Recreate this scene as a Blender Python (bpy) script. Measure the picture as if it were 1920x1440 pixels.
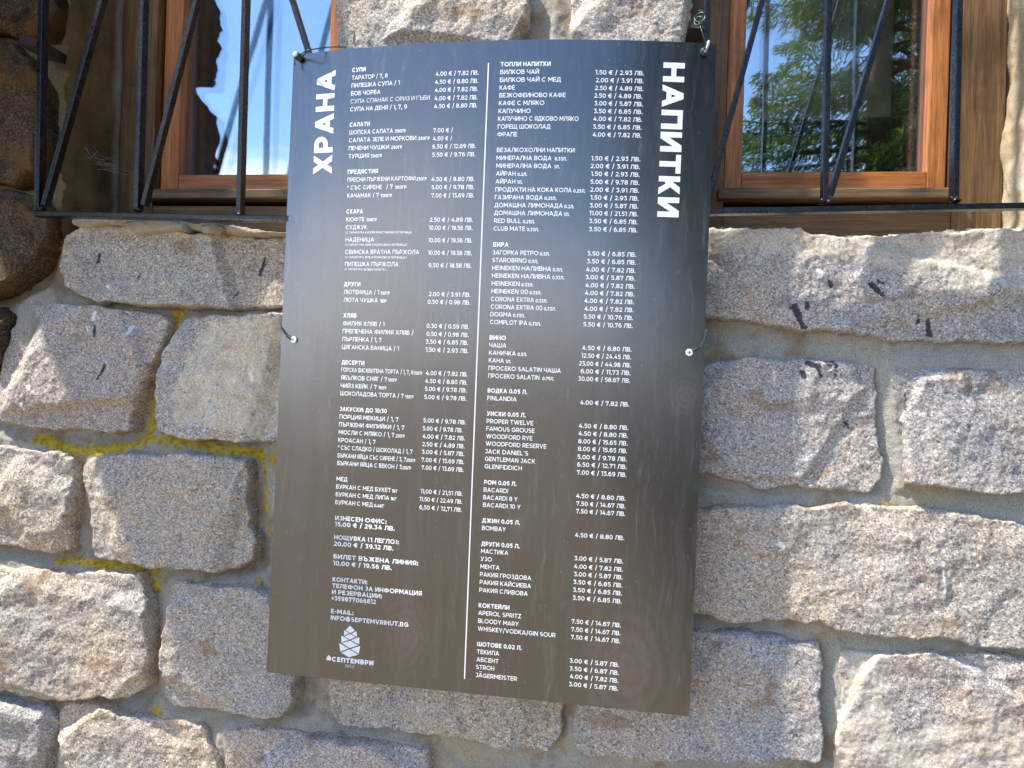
import bpy, bmesh, math, random
import numpy as np
from mathutils import Vector, Matrix

scene = bpy.context.scene
COL = scene.collection
for o in list(bpy.data.objects):
    bpy.data.objects.remove(o, do_unlink=True)

# ------------------------------------------------------------------ camera
YAW, ROLL = math.radians(7.5), math.radians(1.9)
CAM = np.array([0.0, -1.075, 1.5])
FPX = 1387.0                       # focal length in pixels of the 1920 px wide photograph
def _rz(a): c, s = math.cos(a), math.sin(a); return np.array([[c, -s, 0], [s, c, 0], [0, 0, 1.0]])
def _rx(a): c, s = math.cos(a), math.sin(a); return np.array([[1.0, 0, 0], [0, c, -s], [0, s, c]])
RC = _rz(YAW) @ _rx(math.pi / 2) @ _rz(ROLL)
cd = bpy.data.cameras.new('camera')
cam = bpy.data.objects.new('camera', cd); COL.objects.link(cam)
M4 = np.eye(4); M4[:3, :3] = RC; M4[:3, 3] = CAM
cam.matrix_world = Matrix(M4.tolist())
cd.sensor_width = 36.0; cd.lens = FPX / 1920.0 * 36.0
cd.clip_start = 0.02; cd.clip_end = 5000
scene.camera = cam
scene.render.resolution_x, scene.render.resolution_y = 1024, 768

def at(px, py, Y):
    """The point of the plane y=Y that the photograph shows at a pixel."""
    d = RC @ np.array([(px - 960) / FPX, -(py - 720) / FPX, -1.0])
    return CAM + d * ((Y - CAM[1]) / d[1])
def X(px, py, Y): return float(at(px, py, Y)[0])
def Z(px, py, Y): return float(at(px, py, Y)[2])

# ------------------------------------------------------------------ light
EXPOSURE = 2.15
SUN_EL, SUN_AZ = math.radians(58), math.radians(-113)     # azimuth from +Y (behind the building), clockwise seen from above: the sun rakes along the wall
scene.view_settings.view_transform = 'Standard'
scene.view_settings.look = 'None'
scene.view_settings.exposure = EXPOSURE
scene.view_settings.gamma = 1.0
to_sun = Vector((math.sin(SUN_AZ) * math.cos(SUN_EL), math.cos(SUN_AZ) * math.cos(SUN_EL), math.sin(SUN_EL)))
sl = bpy.data.lights.new('sun', 'SUN'); sl.energy = 2.0; sl.angle = math.radians(1.5); sl.color = (1.0, 0.94, 0.84)
so = bpy.data.objects.new('sun', sl); COL.objects.link(so)
so.rotation_euler = to_sun.to_track_quat('Z', 'Y').to_euler(); so.location = (0, 3, 12)

world = bpy.data.worlds.new('World'); scene.world = world; world.use_nodes = True
wt = world.node_tree; wt.nodes.clear()
def WN(t, **k):
    n = wt.nodes.new(t)
    for a, b in k.items(): setattr(n, a, b)
    return n
sky = WN('ShaderNodeTexSky', sky_type='NISHITA', sun_disc=False, sun_elevation=SUN_EL, sun_rotation=SUN_AZ,
         altitude=1200, air_density=1.0, dust_density=0.15, ozone_density=4.5)
tc = WN('ShaderNodeTexCoord')
sep = WN('ShaderNodeSeparateXYZ'); wt.links.new(tc.outputs['Generated'], sep.inputs[0])
mp = WN('ShaderNodeMapping'); mp.inputs['Scale'].default_value = (1.0, 1.0, 2.6); mp.inputs['Location'].default_value = (0.35, 0.2, 0.1)
wt.links.new(tc.outputs['Generated'], mp.inputs[0])
cn = WN('ShaderNodeTexNoise'); cn.inputs['Scale'].default_value = 2.6; cn.inputs['Detail'].default_value = 7; cn.inputs['Roughness'].default_value = 0.56
wt.links.new(mp.outputs[0], cn.inputs['Vector'])
# more cloud low in the sky, little overhead
low = WN('ShaderNodeMapRange'); low.inputs[1].default_value = 0.02; low.inputs[2].default_value = 0.36
low.inputs[3].default_value = 0.19; low.inputs[4].default_value = -0.20
wt.links.new(sep.outputs['Z'], low.inputs[0])
ad = WN('ShaderNodeMath', operation='ADD'); wt.links.new(cn.outputs['Fac'], ad.inputs[0]); wt.links.new(low.outputs[0], ad.inputs[1])
# one cumulus bank standing in front of the building, off to the left
dotn = WN('ShaderNodeVectorMath', operation='DOT_PRODUCT'); wt.links.new(tc.outputs['Generated'], dotn.inputs[0]); dotn.inputs[1].default_value = (-0.47, -0.845, 0.25)
bank = WN('ShaderNodeMapRange', interpolation_type='SMOOTHSTEP'); bank.inputs[1].default_value = 0.955; bank.inputs[2].default_value = 0.998; bank.inputs[4].default_value = 0.15
wt.links.new(dotn.outputs['Value'], bank.inputs[0])
ad2 = WN('ShaderNodeMath', operation='ADD'); wt.links.new(ad.outputs[0], ad2.inputs[0]); wt.links.new(bank.outputs[0], ad2.inputs[1]); ad = ad2
ramp = WN('ShaderNodeMapRange', interpolation_type='SMOOTHSTEP'); ramp.inputs[1].default_value = 0.50; ramp.inputs[2].default_value = 0.68
wt.links.new(ad.outputs[0], ramp.inputs[0])
mixw = WN('ShaderNodeMix', data_type='RGBA'); mixw.inputs['B'].default_value = (7.2, 7.4, 7.7, 1)
wt.links.new(ramp.outputs[0], mixw.inputs['Factor']); wt.links.new(sky.outputs[0], mixw.inputs['A'])
bg = WN('ShaderNodeBackground'); bg.inputs['Strength'].default_value = 0.10
wt.links.new(mixw.outputs['Result'], bg.inputs[0])
wo = WN('ShaderNodeOutputWorld'); wt.links.new(bg.outputs[0], wo.inputs[0])

# ------------------------------------------------------------------ helpers
def tag(o, label=None, cat=None, group=None, kind=None):
    for k, v in (('label', label), ('category', cat), ('group', group), ('kind', kind)):
        if v: o[k] = v
    return o
def empty(name, loc=(0, 0, 0), **k):
    o = bpy.data.objects.new(name, None); o.empty_display_size = 0.1
    o.location = loc; COL.objects.link(o); return tag(o, **k)
def link(name, me, mat=None, parent=None):
    o = bpy.data.objects.new(name, me); COL.objects.link(o)
    if mat: me.materials.append(mat)
    if parent is not None:
        o.parent = parent
        o.matrix_parent_inverse = Matrix.Translation(-Vector(parent.location))   # parents are only ever moved, never turned
    return o
def np_mesh(name, V, Fq, smooth=True, attrs=None):
    """A mesh from arrays; faces all of one size."""
    V = np.asarray(V, np.float32); Fq = np.asarray(Fq, np.int32)
    me = bpy.data.meshes.new(name)
    n, k = Fq.shape
    me.vertices.add(len(V)); me.vertices.foreach_set('co', V.ravel())
    me.loops.add(n * k); me.loops.foreach_set('vertex_index', Fq.ravel())
    me.polygons.add(n); me.polygons.foreach_set('loop_start', np.arange(0, n * k, k, dtype=np.int32))
    me.update(calc_edges=True)
    if smooth: me.polygons.foreach_set('use_smooth', np.ones(n, bool))
    for a, vals in (attrs or {}).items():
        at_ = me.attributes.new(a, 'FLOAT', 'POINT'); at_.data.foreach_set('value', np.asarray(vals, np.float32))
    me.validate(); return me
def bm_obj(name, bm, mat, parent, smooth=False):
    bmesh.ops.recalc_face_normals(bm, faces=bm.faces)
    me = bpy.data.meshes.new(name); bm.to_mesh(me); bm.free()
    if smooth:
        for p in me.polygons: p.use_smooth = True
    return link(name, me, mat, parent)
def bm_box(bm, x0, x1, y0, y1, z0, z1, bev=0.0015):
    r = bmesh.ops.create_cube(bm, size=1.0)
    vs = r['verts']
    for v in vs:
        v.co.x = x0 if v.co.x < 0 else x1
        v.co.y = y0 if v.co.y < 0 else y1
        v.co.z = z0 if v.co.z < 0 else z1
    if bev > 0:
        es = list({e for v in vs for e in v.link_edges})
        bmesh.ops.bevel(bm, geom=es, offset=bev, segments=2, affect='EDGES', profile=0.6)
def box(name, mat, parent, *a, **k):
    bm = bmesh.new(); bm_box(bm, *a, **k); return bm_obj(name, bm, mat, parent)
def tube(pts, r, n=8, closed=False):
    P = [Vector(p) for p in pts]; m = len(P); V = []; F = []
    up = Vector((0.13, 0.94, 0.31)).normalized()
    for i, p in enumerate(P):
        a, b = P[max(i - 1, 0)], P[min(i + 1, m - 1)]
        t = (b - a); t = t.normalized() if t.length > 1e-9 else Vector((0, 0, 1))
        u = t.cross(up); u = u.normalized() if u.length > 1e-4 else Vector((1, 0, 0)); w = t.cross(u)
        rr = r[i] if hasattr(r, '__len__') else r
        for k in range(n):
            c = 2 * math.pi * k / n
            V.append(p + (u * math.cos(c) + w * math.sin(c)) * rr)
    for i in range(m - 1):
        for k in range(n):
            F.append((i * n + k, i * n + (k + 1) % n, (i + 1) * n + (k + 1) % n, (i + 1) * n + k))
    return [tuple(v) for v in V], F
def spline(pts, n=6):
    P = [np.array(p, float) for p in pts]; out = []
    for i in range(len(P) - 1):
        p0, p1, p2, p3 = P[max(i - 1, 0)], P[i], P[i + 1], P[min(i + 2, len(P) - 1)]
        for k in range(n):
            t = k / n
            out.append(0.5 * ((2 * p1) + (-p0 + p2) * t + (2 * p0 - 5 * p1 + 4 * p2 - p3) * t * t + (-p0 + 3 * p1 - 3 * p2 + p3) * t ** 3))
    out.append(P[-1]); return out
def tube_obj(name, mat, parent, pts, r, n=8, smooth_path=True):
    V, F = tube(spline(pts) if smooth_path else pts, r, n)
    return link(name, np_mesh(name, V, F), mat, parent)

# 2-D gradient noise on arrays
_rng = np.random.RandomState(7); _perm = _rng.permutation(4096)
_ang = _rng.rand(4096) * 2 * np.pi; _gx, _gy = np.cos(_ang), np.sin(_ang)
def perlin(x, y, seed=0):
    x = np.asarray(x, float); y = np.asarray(y, float)
    xi, yi = np.floor(x).astype(int), np.floor(y).astype(int); xf, yf = x - xi, y - yi
    u, v = xf ** 3 * (xf * (xf * 6 - 15) + 10), yf ** 3 * (yf * (yf * 6 - 15) + 10)
    def g(a, b, dx, dy):
        h = _perm[(_perm[(a + seed * 131) & 4095] + b) & 4095]; return _gx[h] * dx + _gy[h] * dy
    a = g(xi, yi, xf, yf) * (1 - u) + g(xi + 1, yi, xf - 1, yf) * u
    b = g(xi, yi + 1, xf, yf - 1) * (1 - u) + g(xi + 1, yi + 1, xf - 1, yf - 1) * u
    return (a * (1 - v) + b * v) * 1.5
def fbm(x, y, f, octv=3, seed=0, gain=0.5):
    s, a = 0, 1.0
    for i in range(octv):
        s = s + a * perlin(x * f, y * f, seed + i * 17); f *= 2.03; a *= gain
    return s
def sstep(a, b, x):
    t = np.clip((x - a) / (b - a), 0, 1); return t * t * (3 - 2 * t)
def seg_dist(x, z, a, b):
    ax, az = a; bx, bz = b; dx, dz = bx - ax, bz - az; L = dx * dx + dz * dz + 1e-12
    t = np.clip(((x - ax) * dx + (z - az) * dz) / L, 0, 1)
    return np.hypot(x - ax - t * dx, z - az - t * dz)
def poly_sd(x, z, P):
    """signed distance to a polygon, positive inside"""
    d = np.full(x.shape, 1e9); inside = np.zeros(x.shape, bool); n = len(P)
    for i in range(n):
        a, b = P[i], P[(i + 1) % n]
        d = np.minimum(d, seg_dist(x, z, a, b))
        if a[1] != b[1]:
            c = ((a[1] > z) != (b[1] > z)) & (x < (b[0] - a[0]) * (z - a[1]) / (b[1] - a[1]) + a[0])
            inside ^= c
    return np.where(inside, d, -d)

# ------------------------------------------------------------------ material helper
class NT:
    def __init__(s, name):
        s.m = bpy.data.materials.new(name); s.m.use_nodes = True; s.t = s.m.node_tree; s.t.nodes.clear()
        s.out = s.n('ShaderNodeOutputMaterial'); s.tc = s.n('ShaderNodeTexCoord')
    def n(s, t, **k):
        x = s.t.nodes.new(t)
        for a, b in k.items(): setattr(x, a, b)
        return x
    def set(s, sock, v):
        if hasattr(v, 'is_output') or isinstance(v, bpy.types.NodeSocket): s.t.links.new(v, sock)
        else:
            if isinstance(v, (tuple, list)) and len(v) == 3 and sock.type == 'RGBA': v = (*v, 1)
            sock.default_value = v
    def obj(s): return s.tc.outputs['Object']
    def mapping(s, v, scale=(1, 1, 1), loc=(0, 0, 0), rot=(0, 0, 0)):
        m = s.n('ShaderNodeMapping'); s.set(m.inputs[0], v); m.inputs['Scale'].default_value = scale
        m.inputs['Location'].default_value = loc; m.inputs['Rotation'].default_value = rot; return m.outputs[0]
    def noise(s, v, scale, detail=3, rough=0.55, dist=0.0, out='Fac'):
        m = s.n('ShaderNodeTexNoise'); s.set(m.inputs['Vector'], v); m.inputs['Scale'].default_value = scale
        m.inputs['Detail'].default_value = detail; m.inputs['Roughness'].default_value = rough; m.inputs['Distortion'].default_value = dist
        return m.outputs[out]
    def voro(s, v, scale, out='Color', feature='F1', rand=1.0):
        m = s.n('ShaderNodeTexVoronoi', feature=feature); s.set(m.inputs['Vector'], v); m.inputs['Scale'].default_value = scale
        m.inputs['Randomness'].default_value = rand
        return m.outputs[out]
    def ramp(s, f, stops, interp='LINEAR'):
        m = s.n('ShaderNodeValToRGB'); s.set(m.inputs[0], f); m.color_ramp.interpolation = interp
        e = m.color_ramp.elements
        while len(e) < len(stops): e.new(0.5)
        for i, (p, c) in enumerate(stops):
            e[i].position = p; e[i].color = (*c, 1) if len(c) == 3 else c
        return m.outputs[0]
    def rng(s, f, a, b, c=0.0, d=1.0, smooth=True):
        m = s.n('ShaderNodeMapRange'); m.interpolation_type = 'SMOOTHSTEP' if smooth else 'LINEAR'
        s.set(m.inputs[0], f)
        for i, v in enumerate((a, b, c, d)): m.inputs[1 + i].default_value = v
        return m.outputs[0]
    def math(s, op, a, b=0.0, clamp=False):
        m = s.n('ShaderNodeMath', operation=op, use_clamp=clamp); s.set(m.inputs[0], a); s.set(m.inputs[1], b); return m.outputs[0]
    def mix(s, f, a, b, mode='MIX'):
        m = s.n('ShaderNodeMix', data_type='RGBA', blend_type=mode); s.set(m.inputs['Factor'], f); s.set(m.inputs['A'], a); s.set(m.inputs['B'], b)
        return m.outputs['Result']
    def attr(s, name):
        m = s.n('ShaderNodeAttribute', attribute_name=name); return m.outputs['Fac']
    def bump(s, h, strength=0.5, dist=0.002, normal=None):
        m = s.n('ShaderNodeBump'); s.set(m.inputs['Height'], h); m.inputs['Strength'].default_value = strength; m.inputs['Distance'].default_value = dist
        if normal is not None: s.set(m.inputs['Normal'], normal)
        return m.outputs[0]
    def bsdf(s, color, rough=0.7, normal=None, **k):
        b = s.n('ShaderNodeBsdfPrincipled'); s.set(b.inputs['Base Color'], color); s.set(b.inputs['Roughness'], rough)
        if normal is not None: s.set(b.inputs['Normal'], normal)
        for a, v in k.items(): s.set(b.inputs[a.replace('_', ' ')], v)
        s.t.links.new(b.outputs[0], s.out.inputs[0]); return b

def m_stone(name='granite', brown=False):
    t = NT(name)
    info = t.n('ShaderNodeObjectInfo')
    off = t.math('MULTIPLY', info.outputs['Random'], 37.0)
    cmb = t.n('ShaderNodeCombineXYZ'); t.set(cmb.inputs[0], off); t.set(cmb.inputs[2], off)
    va = t.n('ShaderNodeVectorMath', operation='ADD'); t.set(va.inputs[0], t.obj()); t.set(va.inputs[1], cmb.outputs[0])
    v = va.outputs[0]
    grain = t.voro(v, 520.0)                                   # single crystals, 2 mm across
    gsep = t.n('ShaderNodeSeparateColor'); t.set(gsep.inputs[0], grain)
    g1 = gsep.outputs[0]
    if brown:
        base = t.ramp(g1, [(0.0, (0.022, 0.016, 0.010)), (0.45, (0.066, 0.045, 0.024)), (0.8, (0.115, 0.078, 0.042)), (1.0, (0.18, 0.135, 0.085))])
    else:
        base = t.ramp(g1, [(0.0, (0.16, 0.15, 0.15)), (0.12, (0.275, 0.255, 0.235)), (0.35, (0.405, 0.37, 0.33)), (0.6, (0.48, 0.43, 0.37)), (0.85, (0.565, 0.525, 0.475)), (1.0, (0.76, 0.75, 0.72))])
    fine = t.noise(v, 900, 2, 0.6)
    base = t.mix(0.55, base, t.ramp(fine, [(0.30, (0.42, 0.41, 0.41)), (0.5, (0.98, 0.98, 0.98)), (0.70, (1.40, 1.38, 1.34))]), 'MULTIPLY')
    big = t.noise(v, 7, 4, 0.55)
    if brown:
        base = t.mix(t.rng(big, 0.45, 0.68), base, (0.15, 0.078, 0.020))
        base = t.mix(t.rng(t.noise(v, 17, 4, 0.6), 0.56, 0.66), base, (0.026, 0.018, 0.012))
    else:
        base = t.mix(1.0, base, t.ramp(big, [(0.30, (0.82, 0.82, 0.85)), (0.45, (0.98, 0.96, 0.95)), (0.57, (1.05, 0.97, 0.89)), (0.72, (1.16, 1.0, 0.82))]), 'MULTIPLY')
        ox = t.math('MULTIPLY', t.rng(t.noise(t.mapping(v, (1, 1, 2.2)), 11, 5, 0.62, 0.6), 0.585, 0.68), 0.55)
        base = t.mix(ox, base, (0.25, 0.14, 0.062))
        dk = t.math('MULTIPLY', t.rng(t.noise(v, 26, 5, 0.65), 0.60, 0.70), 0.4)
        base = t.mix(dk, base, (0.11, 0.10, 0.10))
        # limewash with sun patches painted into the colour, tar and paint spots, kept as distances so that their edges stay sharp
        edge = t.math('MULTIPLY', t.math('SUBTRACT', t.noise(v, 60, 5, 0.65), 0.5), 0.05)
        lm = t.rng(t.math('ADD', t.attr('lime_sun'), edge), -0.002, 0.006, 1.0, 0.0)
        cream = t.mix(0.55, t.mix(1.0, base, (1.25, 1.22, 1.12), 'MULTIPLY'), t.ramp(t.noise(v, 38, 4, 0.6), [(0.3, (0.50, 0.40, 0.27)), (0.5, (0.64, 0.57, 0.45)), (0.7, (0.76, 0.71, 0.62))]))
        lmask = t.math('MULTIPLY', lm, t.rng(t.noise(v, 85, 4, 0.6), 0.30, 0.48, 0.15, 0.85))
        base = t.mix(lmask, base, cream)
        rag = t.math('MULTIPLY', t.math('SUBTRACT', t.noise(v, 260, 5, 0.7), 0.5), 0.011)
        wm = t.rng(t.math('ADD', t.attr('white'), rag), -0.0004, 0.0006, 1.0, 0.0)
        base = t.mix(wm, base, (0.80, 0.79, 0.77))
        tm = t.rng(t.math('ADD', t.attr('tar'), rag), -0.0006, 0.0012, 0.9, 0.0)
        base = t.mix(tm, base, (0.016, 0.021, 0.036))
    tint = t.mix(1.0, base, info.outputs['Color'], 'MULTIPLY')
    h = t.math('ADD', t.math('MULTIPLY', fine, 0.5), t.math('MULTIPLY', t.noise(v, 190, 4, 0.65), 1.0))
    t.bsdf(tint, 0.86, t.bump(h, 0.7, 0.0020), Specular_IOR_Level=0.25)
    return t.m

def m_mortar():
    t = NT('sandy mortar'); v = t.obj()
    s = t.noise(v, 620, 3, 0.7)
    c = t.ramp(s, [(0.28, (0.15, 0.135, 0.105)), (0.48, (0.39, 0.365, 0.31)), (0.66, (0.50, 0.475, 0.41)), (0.8, (0.68, 0.66, 0.61))])
    c = t.mix(1.0, c, t.ramp(t.noise(v, 5, 4, 0.6), [(0.3, (0.88, 0.92, 0.94)), (0.5, (1, 1, 1)), (0.7, (1.05, 0.95, 0.78))]), 'MULTIPLY')
    st = t.math('MULTIPLY', t.rng(t.noise(v, 14, 5, 0.65), 0.50, 0.66), 0.65)
    c = t.mix(st, c, (0.23, 0.145, 0.062))
    wv_ = t.math('ADD', t.attr('left_shade'), t.math('MULTIPLY', t.math('SUBTRACT', t.noise(v, 30, 5, 0.65), 0.5), 0.06))  # shade left of the window, put into the mortar as brown
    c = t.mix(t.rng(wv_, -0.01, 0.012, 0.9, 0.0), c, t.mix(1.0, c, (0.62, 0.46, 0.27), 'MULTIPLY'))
    li = t.math('ADD', t.attr('lichen'), t.math('MULTIPLY', t.math('SUBTRACT', t.noise(v, 75, 5, 0.68), 0.5), 0.05))
    lm = t.rng(li, -0.0015, 0.005, 1.0, 0.0)
    lm = t.math('MULTIPLY', lm, t.rng(t.noise(v, 240, 4, 0.7), 0.32, 0.48, 0.2, 0.97))
    yel = t.ramp(t.noise(v, 150, 3, 0.6), [(0.3, (0.26, 0.16, 0.012)), (0.5, (0.55, 0.37, 0.012)), (0.7, (0.70, 0.53, 0.035))])
    c = t.mix(lm, c, yel)
    h = t.math('ADD', t.math('MULTIPLY', s, 0.7), t.noise(v, 130, 4, 0.6))
    t.bsdf(c, 0.92, t.bump(h, 0.9, 0.003), Specular_IOR_Level=0.2)
    return t.m

def m_plaster(name, dark):
    t = NT(name); v = t.obj()
    if dark:  # left reveal: its shade is painted in along with brown stains
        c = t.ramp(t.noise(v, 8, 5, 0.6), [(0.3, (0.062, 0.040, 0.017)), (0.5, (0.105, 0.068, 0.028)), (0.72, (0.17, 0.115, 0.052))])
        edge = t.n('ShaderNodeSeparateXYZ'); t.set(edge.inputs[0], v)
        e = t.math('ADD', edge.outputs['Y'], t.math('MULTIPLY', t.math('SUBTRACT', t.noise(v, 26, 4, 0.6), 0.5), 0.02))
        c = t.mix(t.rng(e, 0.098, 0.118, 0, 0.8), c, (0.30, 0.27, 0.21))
    else:
        c = t.ramp(t.noise(t.mapping(v, (1, 1, 0.45)), 9, 5, 0.6), [(0.28, (0.24, 0.15, 0.06)), (0.42, (0.42, 0.33, 0.20)), (0.58, (0.52, 0.44, 0.31)), (0.75, (0.60, 0.54, 0.43))])
    f = t.noise(v, 480, 3, 0.7)
    c = t.mix(0.5, c, t.ramp(f, [(0.3, (0.5, 0.5, 0.5)), (0.5, (1, 1, 1)), (0.72, (1.6, 1.55, 1.45))]), 'MULTIPLY')
    t.bsdf(c, 0.9, t.bump(t.math('ADD', f, t.noise(v, 60, 4, 0.6)), 0.6, 0.002), Specular_IOR_Level=0.2)
    return t.m

def m_wood(name, light, mid, dark, axis='Z', rough=0.5):
    t = NT(name); v = t.obj()
    sc = {'Z': (1, 1, 0.045), 'X': (0.045, 1, 1)}[axis]
    info = t.n('ShaderNodeObjectInfo')
    cmb = t.n('ShaderNodeCombineXYZ'); t.set(cmb.inputs[0], t.math('MULTIPLY', info.outputs['Random'], 9.0)); t.set(cmb.inputs[2], t.math('MULTIPLY', info.outputs['Random'], 5.0))
    va = t.n('ShaderNodeVectorMath', operation='ADD'); t.set(va.inputs[0], v); t.set(va.inputs[1], cmb.outputs[0]); v = va.outputs[0]
    g = t.noise(t.mapping(v, sc), 150, 4, 0.6, 0.4)
    g2 = t.noise(t.mapping(v, sc), 620, 2, 0.6)
    c = t.ramp(g, [(0.32, dark), (0.5, mid), (0.68, light)])
    c = t.mix(0.5, c, t.ramp(g2, [(0.3, (0.38, 0.33, 0.28)), (0.52, (1.05, 1.05, 1.05)), (0.8, (1.3, 1.3, 1.3))]), 'MULTIPLY')
    c = t.mix(t.math('MULTIPLY', t.rng(t.noise(v, 9, 5, 0.65), 0.5, 0.72), 0.55), c, tuple(x * 0.45 for x in dark))
    c = t.mix(t.rng(t.noise(v, 55, 3, 0.6), 0.72, 0.78), c, tuple(x * 0.25 for x in dark))
    h = t.math('ADD', g, t.math('MULTIPLY', g2, 0.6))
    t.bsdf(c, rough, t.bump(h, 0.35, 0.0012), Specular_IOR_Level=0.4)
    return t.m

def m_simple(name, col, rough, metal=0.0, bump=0.0, bscale=300, var=0.25, spec=0.5):
    t = NT(name); v = t.obj()
    n = t.noise(v, bscale * 0.3, 4, 0.6)
    c = t.mix(1.0, col, t.ramp(n, [(0.25, (1 - var,) * 3), (0.75, (1 + var,) * 3)]), 'MULTIPLY')
    nm = t.bump(t.noise(v, bscale, 3, 0.6), bump, 0.001) if bump else None
    t.bsdf(c, rough, nm, Metallic=metal, Specular_IOR_Level=spec)
    return t.m

def m_glass():
    t = NT('coated window glass')
    tr = t.n('ShaderNodeBsdfTransparent'); tr.inputs[0].default_value = (0.95, 0.96, 0.95, 1)
    gl = t.n('ShaderNodeBsdfGlossy'); gl.inputs['Roughness'].default_value = 0.0; gl.inputs[0].default_value = (0.93, 0.97, 1, 1)
    w = t.bump(t.noise(t.obj(), 5.0, 2, 0.5), 0.03, 0.02); t.set(gl.inputs['Normal'], w)
    fr = t.n('ShaderNodeFresnel'); fr.inputs[0].default_value = 1.5
    f = t.math('ADD', t.math('MULTIPLY', fr.outputs[0], 1.0), GLASS_COAT, True)
    mx = t.n('ShaderNodeMixShader'); t.set(mx.inputs[0], f)
    t.t.links.new(tr.outputs[0], mx.inputs[1]); t.t.links.new(gl.outputs[0], mx.inputs[2])
    t.t.links.new(mx.outputs[0], t.out.inputs[0]); return t.m
GLASS_COAT = 0.21

def m_board():
    """satin print of dark stained planks on the menu panel"""
    t = NT('dark wood print'); v = t.n('ShaderNodeUVMap').outputs[0]       # uv in metres along the panel
    warp = t.noise(v, 7, 3, 0.5, out='Color')
    wv = t.mix(0.035, v, warp, 'ADD')
    g = t.noise(t.mapping(wv, (1, 0.05, 1)), 170, 4, 0.62)
    g2 = t.noise(t.mapping(wv, (1, 0.02, 1)), 38, 3, 0.55)
    c = t.ramp(g, [(0.3, (0.003, 0.003, 0.0035)), (0.55, (0.0055, 0.0052, 0.006)), (0.68, (0.034, 0.031, 0.033)), (0.78, (0.085, 0.079, 0.080))])
    c = t.mix(t.rng(g2, 0.52, 0.68, 0, 0.6), c, (0.026, 0.022, 0.024))
    rel = 0
    for (kx, ky, rx, ry) in ((0.515, 0.062, 0.042, 0.058), (0.205, 0.07, 0.024, 0.036), (0.045, 0.655, 0.017, 0.026), (0.578, 0.425, 0.018, 0.02),
                             (0.42, 0.625, 0.009, 0.009), (0.075, 0.36, 0.016, 0.03), (0.36, 0.24, 0.01, 0.014), (0.545, 0.79, 0.012, 0.018)):
        m = t.mapping(v, (1 / rx, 1 / ry, 1), (-kx / rx, -ky / ry, 0))
        d = t.n('ShaderNodeVectorMath', operation='LENGTH'); t.set(d.inputs[0], m)
        dd = t.math('ADD', d.outputs['Value'], t.math('MULTIPLY', t.math('SUBTRACT', t.noise(v, 60, 3, 0.6), 0.5), 0.5))
        inside = t.rng(dd, 0.5, 1.15, 0.42, 0.0)
        ring = t.math('MULTIPLY', t.math('ADD', t.math('SINE', t.math('ADD', t.math('MULTIPLY', dd, 15.0), t.math('MULTIPLY', t.noise(v, 18, 3, 0.6), 9.0))), 1.0), 0.5)
        ringz = t.math('MULTIPLY', ring, t.rng(dd, 0.3, 2.3, 0.85, 0.0))
        c = t.mix(inside, c, (0.050, 0.033, 0.038))
        c = t.mix(t.math('MULTIPLY', ringz, 0.6), c, (0.055, 0.046, 0.050))
    # dust specks and rain marks
    sp = t.voro(v, 95, 'Distance')
    dust = t.math('MULTIPLY', t.rng(sp, 0.06, 0.14, 1.0, 0.0), t.rng(t.noise(v, 14, 3, 0.6), 0.48, 0.62))
    run = t.rng(t.noise(t.mapping(v, (1, 0.03, 1)), 120, 4, 0.7), 0.60, 0.76)
    film = t.math('MULTIPLY', t.rng(t.noise(v, 4, 4, 0.6), 0.4, 0.7), t.math('ADD', t.math('MULTIPLY', run, 0.6), 0.15))
    c = t.mix(t.math('MULTIPLY', dust, 0.30), c, (0.32, 0.30, 0.28))
    c = t.mix(t.math('MULTIPLY', film, 0.04), c, (0.30, 0.28, 0.26))
    r = t.math('ADD', t.rng(t.noise(v, 6, 4, 0.6), 0.3, 0.7, BOARD_ROUGH - 0.03, BOARD_ROUGH + 0.05), t.math('MULTIPLY', film, 0.12))
    nm = t.bump(t.math('ADD', t.noise(v, 900, 2, 0.5), t.math('MULTIPLY', g, 1.2)), 0.10, 0.0006)
    t.bsdf(c, r, nm, Specular_IOR_Level=BOARD_SPEC, Coat_Weight=1.0, Coat_Roughness=0.2, Coat_IOR=1.78, Coat_Normal=nm)
    return t.m
BOARD_ROUGH, BOARD_SPEC = 0.25, 0.8

def m_iron():
    t = NT('black painted iron'); v = t.obj()
    n = t.noise(v, 120, 4, 0.65)
    rust = t.rng(t.noise(v, 75, 5, 0.7), 0.64, 0.70, 0.0, 0.8)
    dusty = t.math('MULTIPLY', t.rng(t.noise(v, 35, 4, 0.65), 0.45, 0.75), 0.10)
    c = t.mix(rust, t.mix(dusty, (0.0018, 0.0019, 0.0025), (0.12, 0.11, 0.10)), (0.045, 0.020, 0.009))
    r = t.math('ADD', t.rng(n, 0.3, 0.7, 0.22, 0.38), t.math('MULTIPLY', rust, 0.4))
    t.bsdf(c, r, t.bump(t.math('ADD', t.noise(v, 420, 3, 0.6), t.math('MULTIPLY', n, 1.5)), 0.45, 0.001), Specular_IOR_Level=0.45); return t.m

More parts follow.
